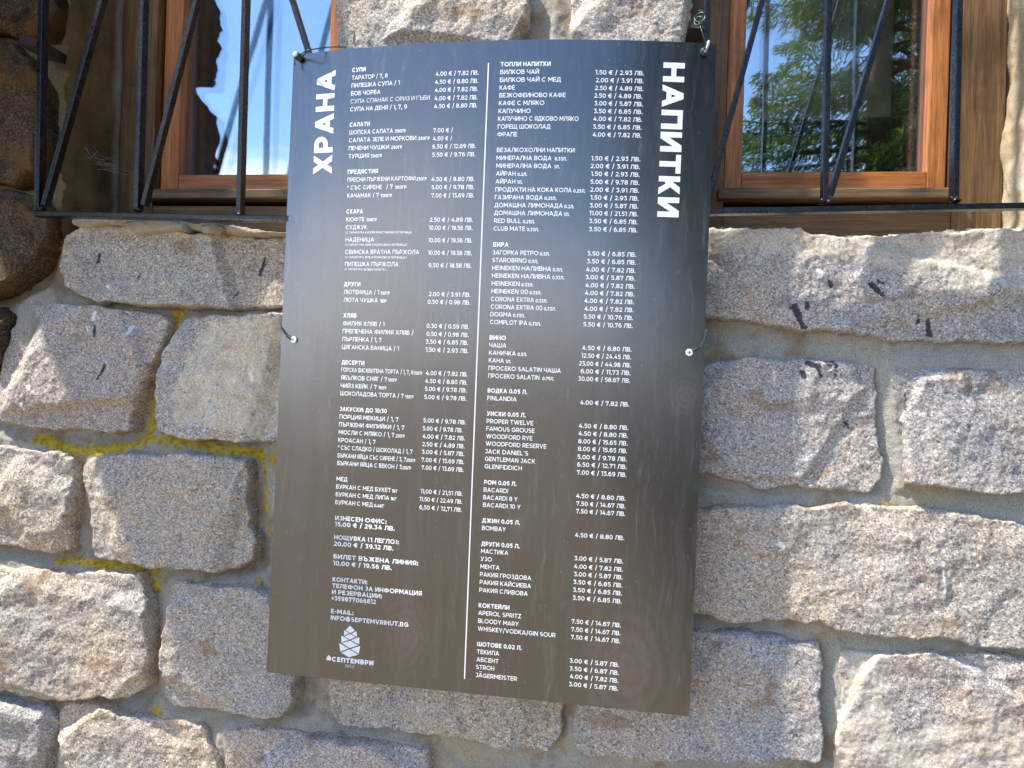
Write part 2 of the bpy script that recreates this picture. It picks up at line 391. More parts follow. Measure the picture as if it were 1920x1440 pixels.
MAT = dict(
    granite=m_stone('granite'), brown=m_stone('shaded brown stone', True), mortar=m_mortar(),
    plaster_dark=m_plaster('stained and shaded plaster', True), plaster_light=m_plaster('cream plaster', False),
    sash_v=m_wood('orange stained wood upright', (0.56, 0.235, 0.068), (0.44, 0.155, 0.037), (0.27, 0.088, 0.022), 'Z', 0.42),
    sash_h=m_wood('orange stained wood level', (0.56, 0.235, 0.068), (0.44, 0.155, 0.037), (0.27, 0.088, 0.022), 'X', 0.42),
    frame_v=m_wood('dark brown wood upright', (0.22, 0.125, 0.050), (0.155, 0.082, 0.030), (0.080, 0.042, 0.017), 'Z', 0.55),
    frame_h=m_wood('dark brown wood level', (0.22, 0.125, 0.050), (0.155, 0.082, 0.030), (0.080, 0.042, 0.017), 'X', 0.55),
    grey_h=m_wood('weatherworn brown board', (0.22, 0.145, 0.075), (0.15, 0.092, 0.044), (0.075, 0.045, 0.022), 'X', 0.6),
    iron=m_iron(),
    rust=m_simple('rusty iron', (0.03, 0.02, 0.014), 0.7, 0.0, 0.5, 300, 0.5),
    glass=m_glass(),
    print_white=m_simple('white print', (0.90, 0.905, 0.91), 0.4, 0, 0, 300, 0.03, 0.4),
    print_dark=m_simple('dark print', (0.018, 0.016, 0.016), 0.35, 0, 0, 300, 0.05, 0.4),
    board=m_board(),
    board_edge=m_simple('cut panel edge', (0.16, 0.16, 0.165), 0.5, 0, 0.2, 400, 0.2),
    screw=m_simple('white painted screw', (0.80, 0.81, 0.80), 0.35, 0.0, 0, 300, 0.06),
    slot=m_simple('screw recess', (0.10, 0.10, 0.10), 0.5, 0, 0, 300, 0.1),
    wire=m_simple('green coated wire', (0.022, 0.060, 0.038), 0.33, 0.0, 0.1, 300, 0.25, 0.6),
    wire_pale=m_simple('pale wire sleeve', (0.50, 0.54, 0.50), 0.35, 0.0, 0.1, 300, 0.2),
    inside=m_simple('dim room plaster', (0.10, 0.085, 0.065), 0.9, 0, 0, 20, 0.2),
    blind=m_simple('cream blind', (0.80, 0.75, 0.55), 0.9, 0, 0, 200, 0.1),
    handle=m_simple('pale handle', (0.55, 0.55, 0.46), 0.4, 0, 0.1, 200, 0.15),
)
# ------------------------------------------------------------------ the stone wall
OPEN_L = (-0.868, -0.415); OPEN_R = (0.085, 0.578); OPEN_Z0, OPEN_Z1 = 1.712, 2.78
MORTAR_Y = 0.024

wall = empty('stone_wall', (0, 0, 0), label='rough granite block wall with sandy mortar joints behind the dark menu board', cat='wall')

def px_poly(P, Y=0.0): return [tuple(at(x, y, Y)[[0, 2]]) for x, y in P]
def px_r(w): return w / 1387.0 * 1.08 / 2

# marks on the stones: strokes (x0,y0,x1,y1,width) in photograph pixels on the stone face
TAR = [(183, 478, 181, 490, 9), (489, 482, 481, 513, 7), (182, 612, 181, 630, 7), (203, 685, 196, 698, 7), (196, 698, 190, 710, 5), (265, 515, 262, 523, 4), (442, 548, 438, 557, 4),
       (1488, 575, 1497, 598, 13), (1480, 578, 1490, 582, 6), (1497, 598, 1503, 613, 9), (1503, 613, 1511, 615, 5), (1510, 570, 1511, 577, 8), (1553, 531, 1556, 536, 10), (1630, 534, 1643, 548, 11), (1643, 528, 1650, 534, 6),
       (1643, 547, 1653, 556, 6), (1740, 602, 1744, 628, 9), (1744, 620, 1748, 630, 6), (1505, 698, 1507, 706, 10), (1514, 681, 1534, 688, 11), (1530, 688, 1540, 707, 7), (1556, 669, 1567, 687, 7), (1548, 680, 1556, 687, 5),
       (1697, 742, 1698, 765, 7), (1590, 792, 1593, 802, 4), (1586, 793, 1586, 800, 3), (1720, 600, 1721, 604, 7), (1566, 703, 1567, 705, 5), (1690, 720, 1691, 721, 5)]
WHITE = [(180, 588, 178, 598, 9), (166, 612, 168, 620, 4), (235, 584, 243, 590, 4), (246, 612, 242, 626, 8), (125, 533, 124, 540, 6), (200, 536, 204, 539, 7), (58, 722, 60, 731, 8), (44, 758, 45, 766, 8), (470, 700, 472, 712, 9), (298, 480, 300, 481, 5),
         (1461, 1018, 1466, 1022, 10), (1767, 1056, 1768, 1078, 3), (1768, 1082, 1769, 1110, 4), (1778, 1072, 1779, 1082, 4), (1767, 1031, 1768, 1034, 5), (1452, 694, 1451, 724, 3), (1530, 508, 1537, 512, 8), (163, 478, 163, 479, 4), (390, 515, 391, 516, 5)]
LIME_SUN = [[(395, 606), (460, 598), (545, 596), (545, 812), (470, 812), (400, 800), (336, 793), (329, 745), (350, 690), (372, 640)],  # pale patches: painted-in sunlight, with limewash on the ledges
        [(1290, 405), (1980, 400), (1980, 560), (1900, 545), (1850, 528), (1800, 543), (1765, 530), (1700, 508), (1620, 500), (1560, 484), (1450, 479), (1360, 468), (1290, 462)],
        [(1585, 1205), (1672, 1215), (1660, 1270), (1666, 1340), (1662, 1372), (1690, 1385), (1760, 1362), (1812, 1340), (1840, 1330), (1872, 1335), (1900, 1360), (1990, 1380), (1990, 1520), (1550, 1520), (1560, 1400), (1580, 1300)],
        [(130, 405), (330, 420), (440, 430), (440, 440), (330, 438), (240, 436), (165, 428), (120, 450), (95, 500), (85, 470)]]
LICHEN = [([(324, 590), (320, 640), (303, 695), (282, 755), (264, 815)], 18), ([(60, 820), (130, 846), (205, 846), (285, 822), (400, 842), (478, 852), (522, 868)], 13),
          ([(135, 850), (143, 900)], 9), ([(100, 1052), (180, 1058), (250, 1064)], 9), ([(268, 1058), (282, 1110)], 11), ([(295, 1338), (296, 1344)], 12), ([(215, 1330), (250, 1340)], 5),
          ([(488, 870), (500, 1000)], 3), ([(480, 1095), (486, 1120)], 7), ([(155, 905), (160, 960)], 3), ([(1668, 940), (1674, 944)], 5)]
def strokes_sd(x, z, S):
    d = np.full(x.shape, 0.5)
    for a, b, c, e, w in S:
        p, q = at(a, b, 0)[[0, 2]], at(c, e, 0)[[0, 2]]
        if p[0] < x.min() - .1 or p[0] > x.max() + .1: continue
        d = np.minimum(d, seg_dist(x, z, p, q) - px_r(w * .85))
    return d
def polys_sd(x, z, L):
    d = np.full(x.shape, -0.5)
    for P in L: d = np.maximum(d, poly_sd(x, z, px_poly(P)))
    return -d

def stone_surface(poly, seed, res, front=0.0, facets=6, rough=1.0, marks=True, soft=1.0):
    """One rock-faced block as a relief: a rough outline, a chipped face, sides that go back into the mortar."""
    rs = np.random.RandomState(seed)
    P = np.array(poly); m = 0.022
    xs = np.arange(P[:, 0].min() - m, P[:, 0].max() + m, res); zs = np.arange(P[:, 1].min() - m, P[:, 1].max() + m, res)
    x, z = np.meshgrid(xs, zs); ox, oz = rs.rand(2) * 50
    sd = poly_sd(x, z, poly)
    sd = sd + 0.0015 + rough * (0.0042 * fbm(x + ox, z + oz, 15, 2, seed) + 0.0028 * fbm(x + ox, z + oz, 50, 3, seed + 3))
    ew = (0.0042 + 0.0025 * fbm(x + ox, z + oz, 14, 2, seed + 5)) * soft
    prof = np.clip(sd / np.maximum(ew, 0.003), -1, 1)
    prof = np.where(prof > 0, 1 - (1 - prof) ** 2.8, prof)
    # chips knocked off along the edges
    d = np.zeros(x.shape); cx, cz = P[:, 0].mean(), P[:, 1].mean()
    for k in range(facets):
        i = rs.randint(len(P)); t = rs.rand(); a, b = P[i], P[(i + 1) % len(P)]; q = a + (b - a) * t
        n = np.array([cx, cz]) - q; n = n / (np.linalg.norm(n) + 1e-9); an = rs.randn() * 0.5
        n = np.array([n[0] * math.cos(an) - n[1] * math.sin(an), n[0] * math.sin(an) + n[1] * math.cos(an)])
        s = rs.uniform(0.45, 1.1); depth = rs.uniform(0.004, 0.015) * rough
        d = np.minimum(d, s * ((x - q[0]) * n[0] + (z - q[1]) * n[1]) - depth + 0.003 * fbm(x + ox, z + oz, 34, 2, seed + 40 + k))
    d = np.clip(d, -0.014 if cx < 0.05 else -0.007, 0)
    tilt = rs.randn(2) * 0.0022 / np.array([np.ptp(P[:, 0]) / 2, np.ptp(P[:, 1]) / 2])
    ridg = 1 - 2 * np.abs(fbm(x + ox, z + oz, 9, 3, seed + 11))
    face = (0.0038 * fbm(x + ox, z + oz, 7, 3, seed + 7) + 0.0022 * (ridg - .4) + 0.0015 * fbm(x + ox, z + oz, 42, 3, seed + 8) + 0.0006 * fbm(x + ox, z + oz, 150, 2, seed + 9)) * rough
    h = (MORTAR_Y + 0.004) * prof + (d + face + tilt[0] * (x - cx) + tilt[1] * (z - cz)) * np.clip(prof, 0, 1)
    y = MORTAR_Y + 0.002 - h + front * np.clip(prof, 0, 1)
    keep = sd > -0.009
    kf = keep[:-1, :-1] & keep[1:, :-1] & keep[:-1, 1:] & keep[1:, 1:]
    idx = np.arange(x.size).reshape(x.shape)
    F = np.stack([idx[:-1, :-1][kf], idx[:-1, 1:][kf], idx[1:, 1:][kf], idx[1:, :-1][kf]], 1)
    used = np.zeros(x.size, bool); used[F.ravel()] = True; new = np.cumsum(used) - 1
    V = np.stack([x, y, z], -1).reshape(-1, 3)[used]
    F = new[F]
    A = {}
    if marks:
        xx, zz = V[:, 0], V[:, 2]
        A = {'tar': strokes_sd(xx, zz, TAR), 'white': strokes_sd(xx, zz, WHITE), 'lime_sun': polys_sd(xx, zz, LIME_SUN)}
    return V, F, A

# outline of every block the photograph shows, in photograph pixels on the stone face; tint; front offset; facets; look
W0 = (0.97, 0.97, 0.945); LIL = (0.97, 0.95, 0.95); WARM = (1.0, 0.97, 0.91); GREY = (0.90, 0.92, 0.95); PALE = (1.08, 1.07, 1.03)
BLOCKS = [
 ([(150, 420), (200, 418), (330, 434), (400, 438), (470, 441), (535, 439), (610, 445), (612, 560), (560, 574), (450, 577), (350, 576), (270, 570), (180, 563), (140, 552), (110, 532), (100, 500), (105, 465), (120, 440)], W0, 0.0, 5, 'granite'),
 ([(35, 573), (90, 567), (160, 572), (240, 580), (300, 588), (311, 600), (309, 625), (291, 660), (278, 700), (259, 742), (247, 780), (239, 806), (200, 812), (130, 807), (50, 802), (5, 792), (-30, 780), (-10, 700), (10, 620)], LIL, -0.004, 8, 'granite'),
 ([(342, 594), (400, 590), (530, 585), (585, 590), (588, 815), (525, 826), (470, 829), (400, 826), (330, 820), (297, 808), (288, 785), (292, 720), (305, 660), (322, 625)], PALE, 0.002, 6, 'granite'),
 ([(-70, 826), (40, 845), (100, 848), (130, 860), (137, 880), (130, 940), (125, 990), (122, 1035), (95, 1040), (50, 1035), (0, 1025), (-70, 1012)], WARM, -0.005, 6, 'granite'),
 ([(150, 874), (165, 860), (240, 852), (330, 850), (420, 855), (465, 862), (468, 890), (460, 940), (462, 980), (478, 1020), (475, 1055), (440, 1068), (400, 1073), (340, 1066), (270, 1060), (200, 1055), (172, 1045), (160, 960), (150, 910)], W0, -0.006, 6, 'granite'),
 ([(510, 893), (640, 890), (650, 1075), (512, 1080)], W0, 0.004, 4, 'granite'),
 ([(-70, 1052), (0, 1068), (60, 1070), (160, 1075), (258, 1075), (265, 1100), (275, 1160), (281, 1200), (275, 1260), (272, 1294), (240, 1310), (160, 1308), (90, 1312), (40, 1310), (-70, 1296)], WARM, -0.006, 8, 'granite'),
 ([(320, 1094), (360, 1092), (440, 1100), (510, 1110), (556, 1118), (560, 1200), (556, 1290), (550, 1322), (530, 1342), (480, 1342), (400, 1335), (318, 1327), (300, 1310), (302, 1200), (308, 1130)], W0, -0.004, 7, 'granite'),
 ([(-70, 1312), (40, 1320), (85, 1328), (95, 1360), (85, 1400), (75, 1445), (75, 1510), (-70, 1510)], GREY, -0.002, 7, 'granite'),
 ([(105, 1342), (125, 1320), (180, 1320), (240, 1342), (300, 1354), (370, 1366), (385, 1400), (400, 1430), (405, 1510), (95, 1510), (98, 1400)], W0, -0.003, 6, 'granite'),
 ([(424, 1378), (480, 1368), (560, 1378), (640, 1392), (740, 1402), (800, 1412), (803, 1440), (805, 1510), (415, 1510), (414, 1425)], LIL, -0.004, 6, 'granite'),
 ([(608, 1150), (1045, 1160), (1058, 1290), (1058, 1330), (1048, 1380), (1028, 1412), (950, 1405), (850, 1392), (760, 1382), (700, 1374), (630, 1366), (614, 1340)], W0, -0.002, 6, 'granite'),
 ([(1078, 1335), (1100, 1180), (1300, 1184), (1400, 1188), (1480, 1200), (1538, 1205), (1546, 1250), (1540, 1300), (1543, 1380), (1538, 1425), (1300, 1432), (1100, 1420), (1076, 1400)], GREY, 0.0, 5, 'granite'),
 ([(1576, 1222), (1650, 1222), (1750, 1227), (1850, 1230), (1990, 1237), (1990, 1510), (1562, 1510), (1566, 1400), (1574, 1300)], LIL, 0.002, 5, 'granite'),
 ([(1240, 435), (1340, 426), (1430, 428), (1500, 432), (1520, 440), (1640, 437), (1780, 437), (1850, 430), (1990, 425), (1990, 645), (1800, 641), (1720, 639), (1640, 636), (1600, 632), (1560, 622), (1500, 618), (1450, 612), (1400, 600), (1330, 590), (1240, 588)], GREY, 0.0, 5, 'granite'),
 ([(1240, 690), (1318, 686), (1400, 672), (1500, 672), (1600, 680), (1643, 690), (1648, 740), (1652, 800), (1662, 860), (1656, 898), (1630, 920), (1560, 919), (1480, 915), (1420, 920), (1370, 906), (1318, 890), (1240, 880)], GREY, 0.003, 5, 'granite'),
 ([(1670, 692), (1740, 687), (1850, 690), (1990, 690), (1990, 934), (1850, 927), (1760, 917), (1708, 906), (1700, 880), (1696, 830), (1686, 770), (1676, 720)], GREY, 0.002, 6, 'granite'),
 ([(1240, 958), (1312, 955), (1400, 950), (1500, 948), (1600, 945), (1700, 948), (1800, 962), (1900, 977), (1990, 988), (1990, 1222), (1850, 1215), (1750, 1197), (1650, 1192), (1560, 1182), (1540, 1166), (1450, 1166), (1380, 1170), (1310, 1152), (1240, 1150)], WARM, -0.001, 8, 'granite'),
 ([(632, -80), (800, -82), (985, -70), (992, 10), (988, 28), (975, 55), (962, 90), (960, 170), (640, 190), (628, 100)], PALE, -0.004, 6, 'granite'),
 ([(1072, -80), (1298, -80), (1292, 30), (1293, 90), (1294, 180), (1085, 190), (1068, 60)], PALE, -0.003, 3, 'granite'),
 ([(645, 215), (960, 205), (950, 420), (640, 425)], W0, 0.0, 5, 'granite'),
 ([(985, 210), (1290, 205), (1285, 410), (975, 425)], W0, 0.0, 5, 'granite'),
 ([(640, 470), (930, 465), (930, 600), (630, 605)], W0, 0.004, 5, 'granite'),
 ([(955, 470), (1215, 460), (1215, 610), (955, 605)], W0, 0.004, 5, 'granite'),
 ([(610, 630), (860, 625), (865, 830), (610, 830)], W0, 0.004, 5, 'granite'),
 ([(890, 630), (1215, 630), (1210, 850), (895, 840)], W0, 0.004, 5, 'granite'),
 ([(675, 870), (1000, 860), (1010, 1090), (680, 1090)], W0, 0.004, 5, 'granite'),
 ([(1035, 880), (1210, 880), (1215, 1140), (1040, 1130)], W0, 0.004, 5, 'granite'),
 # boulders left of the window, their shade painted in as darker brown
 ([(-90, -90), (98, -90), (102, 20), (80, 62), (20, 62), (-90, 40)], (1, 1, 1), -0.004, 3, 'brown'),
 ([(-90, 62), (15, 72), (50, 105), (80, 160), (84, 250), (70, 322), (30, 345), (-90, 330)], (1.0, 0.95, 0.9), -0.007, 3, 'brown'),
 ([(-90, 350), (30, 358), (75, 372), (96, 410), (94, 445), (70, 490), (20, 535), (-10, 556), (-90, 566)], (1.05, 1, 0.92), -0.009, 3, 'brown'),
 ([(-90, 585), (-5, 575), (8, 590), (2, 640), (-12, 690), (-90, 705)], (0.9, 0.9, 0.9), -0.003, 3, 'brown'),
]
RES = 0.0019
ALLP = []
for i, (P, tint, front, nf, mk) in enumerate(BLOCKS):
    poly = px_poly(P); ALLP.append(poly)
    hidden = 19 < i < 28
    if 11 < i < 18: front -= 0.004
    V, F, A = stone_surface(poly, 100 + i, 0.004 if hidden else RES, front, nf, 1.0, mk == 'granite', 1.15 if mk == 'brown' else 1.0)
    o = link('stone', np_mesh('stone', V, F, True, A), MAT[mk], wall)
    o.color = (*tint, 1)

# courses that carry on past the picture, coarser, as one mesh
allx = [p[0] for q in ALLP for p in q]; allz = [p[1] for q in ALLP for p in q]
bx0, bx1, bz0, bz1 = min(allx) + .03, max(allx) - .03, min(allz) + .02, max(allz) - .05
rs = np.random.RandomState(5); Vs, Fs, nV = [], [], 0
z = 0.02
while z < 3.3:
    hgt = rs.uniform(0.17, 0.25); x = -2.6 + rs.uniform(0, .2)
    while x < 2.5:
        w = rs.uniform(0.22, 0.42); x0, x1, z0, z1 = x, x + w - 0.028, z, z + hgt - 0.028; x += w
        for (hx0, hx1, hz0, hz1) in ((bx0, bx1, bz0, bz1), (OPEN_L[0], OPEN_L[1], OPEN_Z0 - .02, OPEN_Z1), (OPEN_R[0], OPEN_R[1], OPEN_Z0 - .02, OPEN_Z1)):
            if x1 > hx0 and x0 < hx1 and z1 > hz0 and z0 < hz1:          # trim against what is already there
                opts = [(hx0 - x0, 'l'), (x1 - hx1, 'r'), (hz0 - z0, 'b'), (z1 - hz1, 't')]
                best = max(opts)
                if best[1] == 'l': x1 = min(x1, hx0 - .01)
                elif best[1] == 'r': x0 = max(x0, hx1 + .01)
                elif best[1] == 'b': z1 = min(z1, hz0 - .01)
                else: z0 = max(z0, hz1 + .01)
        if x1 - x0 < .06 or z1 - z0 < .06: continue
        j = lambda: rs.uniform(-.008, .008)
        poly = [(x0 + j(), z0 + j()), ((x0 + x1) / 2, z0 + j()), (x1 + j(), z0 + j()), (x1 + j(), (z0 + z1) / 2), (x1 + j(), z1 + j()), ((x0 + x1) / 2, z1 + j()), (x0 + j(), z1 + j()), (x0 + j(), (z0 + z1) / 2)]
        V, F, A = stone_surface(poly, rs.randint(9999), 0.009, 0.0, 4, 1.0, False)
        Vs.append(V); Fs.append(F + nV); nV += len(V)
    z += hgt
V = np.concatenate(Vs); F = np.concatenate(Fs)
far_ = np.full(len(V), 0.5)
link('stone_courses', np_mesh('stone_courses', V, F, True, {'tar': far_, 'white': far_, 'lime_sun': far_}), MAT['granite'], wall)['kind'] = 'stuff'

# mortar: one rough sheet with the two window openings left out
def mortar_sheet(x0, x1, z0, z1, res, skip=None):
    xs = np.arange(x0, x1 + res, res); zs = np.arange(z0, z1 + res, res)
    x, z = np.meshgrid(xs, zs)
    flush = sstep(0.05, 0.3, x) * 0.010                                    # fuller joints on the right
    y = MORTAR_Y - flush + 0.0040 * fbm(x, z, 9, 3, 3) + 0.0016 * fbm(x, z, 45, 3, 4) + 0.0008 * fbm(x, z, 140, 2, 6)
    m = [np.full(x.shape, -0.05) for _ in range(4)]                        # how near the blocks below, above, left and right are
    for poly in ALLP:
        P = np.array(poly); sel = (x > P[:, 0].min() - .05) & (x < P[:, 0].max() + .05) & (z > P[:, 1].min() - .05) & (z < P[:, 1].max() + .05)
        if not sel.any(): continue
        xs_, zs_ = x[sel], z[sel]
        for q, (dx, dz) in enumerate(((0, -.014), (0, .014), (-.014, 0), (.014, 0))):
            m[q][sel] = np.maximum(m[q][sel], poly_sd(xs_ + dx, zs_ + dz, poly))
    y = y - (0.0075 - 0.005 * sstep(0.05, 0.3, x)) * np.clip((m[0] - m[1]) / .018, -1, 1) + 0.006 * np.clip((m[2] - m[3]) / .018, -1, 1)
    li = np.full(x.shape, 0.5)
    we = -poly_sd(x, z, px_poly([(-400, -700), (142, -700), (136, 425), (60, 520), (-20, 590), (-400, 620)]))  # outline of the painted shade on the left
    for path, w in LICHEN:
        for a, b in zip(path[:-1], path[1:]):
            li = np.minimum(li, seg_dist(x, z, at(*a, 0.01)[[0, 2]], at(*b, 0.01)[[0, 2]]) - px_r(w * 1.2))
    keep = np.ones(x.shape, bool)
    ej = 0.004 * fbm(x, z, 30, 2, 21)
    for (a, b) in (OPEN_L, OPEN_R):
        keep &= ~((x > a + ej - .007) & (x < b + ej + .007) & (z > OPEN_Z0) & (z < OPEN_Z1))
    if skip: keep &= ~((x > skip[0]) & (x < skip[1]) & (z > skip[2]) & (z < skip[3]))
    kf = keep[:-1, :-1] & keep[1:, :-1] & keep[:-1, 1:] & keep[1:, 1:]
    idx = np.arange(x.size).reshape(x.shape)
    F = np.stack([idx[:-1, :-1][kf], idx[:-1, 1:][kf], idx[1:, 1:][kf], idx[1:, :-1][kf]], 1)
    used = np.zeros(x.size, bool); used[F.ravel()] = True; new = np.cumsum(used) - 1
    return np.stack([x, y, z], -1).reshape(-1, 3)[used], new[F], {'lichen': li.ravel()[used], 'left_shade': we.ravel()[used]}
V1, F1, L1 = mortar_sheet(-1.12, 0.72, 0.80, 2.22, 0.0030)
link('mortar', np_mesh('mortar', V1, F1, True, L1), MAT['mortar'], wall)
V2, F2, L2 = mortar_sheet(-2.7, 2.7, -0.05, 3.4, 0.02, (-1.09, 0.69, 0.83, 2.19))
V2[:, 1] += 0.003
link('mortar_bed', np_mesh('mortar_bed', V2, F2, True, L2), MAT['mortar'], wall)

# a rough stone pillar that stands a little forward of the wall beyond its left end (outside the picture, seen in the left pane; its shape also set to shade the left stones)
def pillar():
    zs = np.arange(-0.02, 2.52, 0.010); us = np.linspace(0, 1, 121)
    u, z = np.meshgrid(us, zs)
    notch = sum(a * np.exp(-((z - c) / w) ** 2) for c, w, a in ((1.98, .018, .05), (2.23, .022, .06), (2.5, .02, .05), (2.10, .05, -.015)))
    yf = -0.455 - 0.028 * fbm(z, z * 0, 7, 3, 51) - 0.010 * fbm(z, z * 0 + 3, 40, 2, 52) + notch          # its front edge
    c = [(-1.07, -0.25), (-1.07, 0), (-1.15, 0), (-1.15, -0.25), (-1.07, -0.25)]
    s_ = u * 4; k = np.minimum(s_.astype(int), 3); f = s_ - k
    cx = np.array([-1.07, -1.07, -1.15, -1.15, -1.07]); isf = np.array([0, 1, 1, 0, 0])
    x = cx[k] * (1 - f) + cx[k + 1] * f
    t = isf[k] * (1 - f) + isf[k + 1] * f
    y = (-0.26 + 0.285 * sstep(1.93, 2.02, z)) * (1 - t) + yf * t  # upper part carried back to the wall to shade the boulders
    x = x + 0.025 * fbm(y + x, z, 6, 3, 53) + 0.008 * fbm(y - x, z, 30, 3, 54)
    V = np.stack([x, y, z], -1).reshape(-1, 3)
    idx = np.arange(x.size).reshape(x.shape)
    F = np.stack([idx[:-1, :-1], idx[:-1, 1:], idx[1:, 1:], idx[1:, :-1]], -1).reshape(-1, 4)
    n0 = len(V); V = np.concatenate([V, [[-1.11, -.36, 2.53]]])
    cap = [(idx[-1, i], idx[-1, i + 1], n0, n0) for i in range(len(us) - 1)]
    me = bpy.data.meshes.new('projecting_pillar'); me.from_pydata(V.tolist(), [], [tuple(f) for f in F.tolist()] + [f[:3] for f in cap]); me.update()
    for p in me.polygons: p.use_smooth = True
    return me
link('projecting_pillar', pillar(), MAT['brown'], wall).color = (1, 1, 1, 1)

# loose flakes of lime mortar along the top of the block under the left window
MAT['flake'] = m_mortar(); MAT['flake'].name = 'pale lime_mortar'
for e in [n for n in MAT['flake'].node_tree.nodes if n.type == 'VALTORGB'][:1]:
    for k, c in enumerate([(0.25, 0.21, 0.15, 1), (0.50, 0.44, 0.33, 1), (0.62, 0.56, 0.45, 1), (0.75, 0.72, 0.64, 1)]): e.color_ramp.elements[k].color = c
def no_lichen(o):
    for nm in ('lichen', 'left_shade'):
        a = o.data.attributes.new(nm, 'FLOAT', 'POINT'); a.data.foreach_set('value', np.full(len(o.data.vertices), 0.5, np.float32))
for k_, (P, fr) in enumerate([([(136, 412), (180, 405), (215, 407), (218, 420), (160, 426), (138, 424)], -.004), ([(205, 409), (250, 404), (292, 409), (296, 419), (240, 424), (208, 420)], -.010),
                             ([(228, 420), (300, 414), (352, 423), (350, 432), (300, 436), (262, 440), (240, 430)], -.013), ([(345, 417), (430, 424), (500, 432), (545, 436), (545, 442), (440, 440), (348, 430)], -.006),
                             ([(378, 426), (412, 423), (428, 430), (418, 441), (384, 438)], -.014)]):
    V, F, A = stone_surface(px_poly(P), 700 + k_, 0.0016, fr, 2, 0.6, False, 0.8)
    no_lichen(link('lime_flake', np_mesh('lime_flake', V, F), MAT['flake'], wall))

# reveals of the two openings
def reveal(name, x, y0, y1, z0, z1, mat, seed, sign, amp=0.004):
    ys = np.linspace(y0, y1, 50); zs = np.arange(z0, z1, 0.004)
    y, z = np.meshgrid(ys, zs)
    jag = 0.006 * fbm(z, z * 0, 26, 3, seed) + 0.004 * fbm(z, z * 0 + 5, 90, 2, seed + 2)
    y = y + np.clip((y1 - y) / (y1 - y0), 0, 1) ** 3 * jag
    xx = x + amp * fbm(y, z, 13, 4, seed + 1) + sign * 0.010 * np.clip((0.02 - (y - y0)) / 0.02, 0, 1) ** 2
    idx = np.arange(y.size).reshape(y.shape)
    F = np.stack([idx[:-1, :-1], idx[:-1, 1:], idx[1:, 1:], idx[1:, :-1]], -1).reshape(-1, 4)
    if sign < 0: F = F[:, ::-1]
    return link(name, np_mesh(name, np.stack([xx, y, z], -1).reshape(-1, 3), F), mat, wall)
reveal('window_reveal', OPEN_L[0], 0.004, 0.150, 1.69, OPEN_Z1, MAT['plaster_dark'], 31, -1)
reveal('window_reveal', OPEN_L[1], 0.010, 0.150, 1.69, OPEN_Z1, MAT['plaster_light'], 33, 1)
reveal('window_reveal', OPEN_R[0], 0.010, 0.150, 1.69, OPEN_Z1, MAT['plaster_light'], 35, -1)
reveal('window_reveal', OPEN_R[1], -0.004, 0.150, 1.69, OPEN_Z1, MAT['plaster_light'], 37, 1, 0.007)
for (a, b) in (OPEN_L, OPEN_R):
    no_lichen(box('sill_bed', MAT['flake'], wall, a - .02, b + .02, 0.034, 0.16, 1.66, OPEN_Z0 + 0.004, bev=0.004))
    box('lintel', MAT['frame_h'], wall, a - .12, b + .12, 0.024, 0.20, OPEN_Z1, OPEN_Z1 + 0.2, bev=0.006)
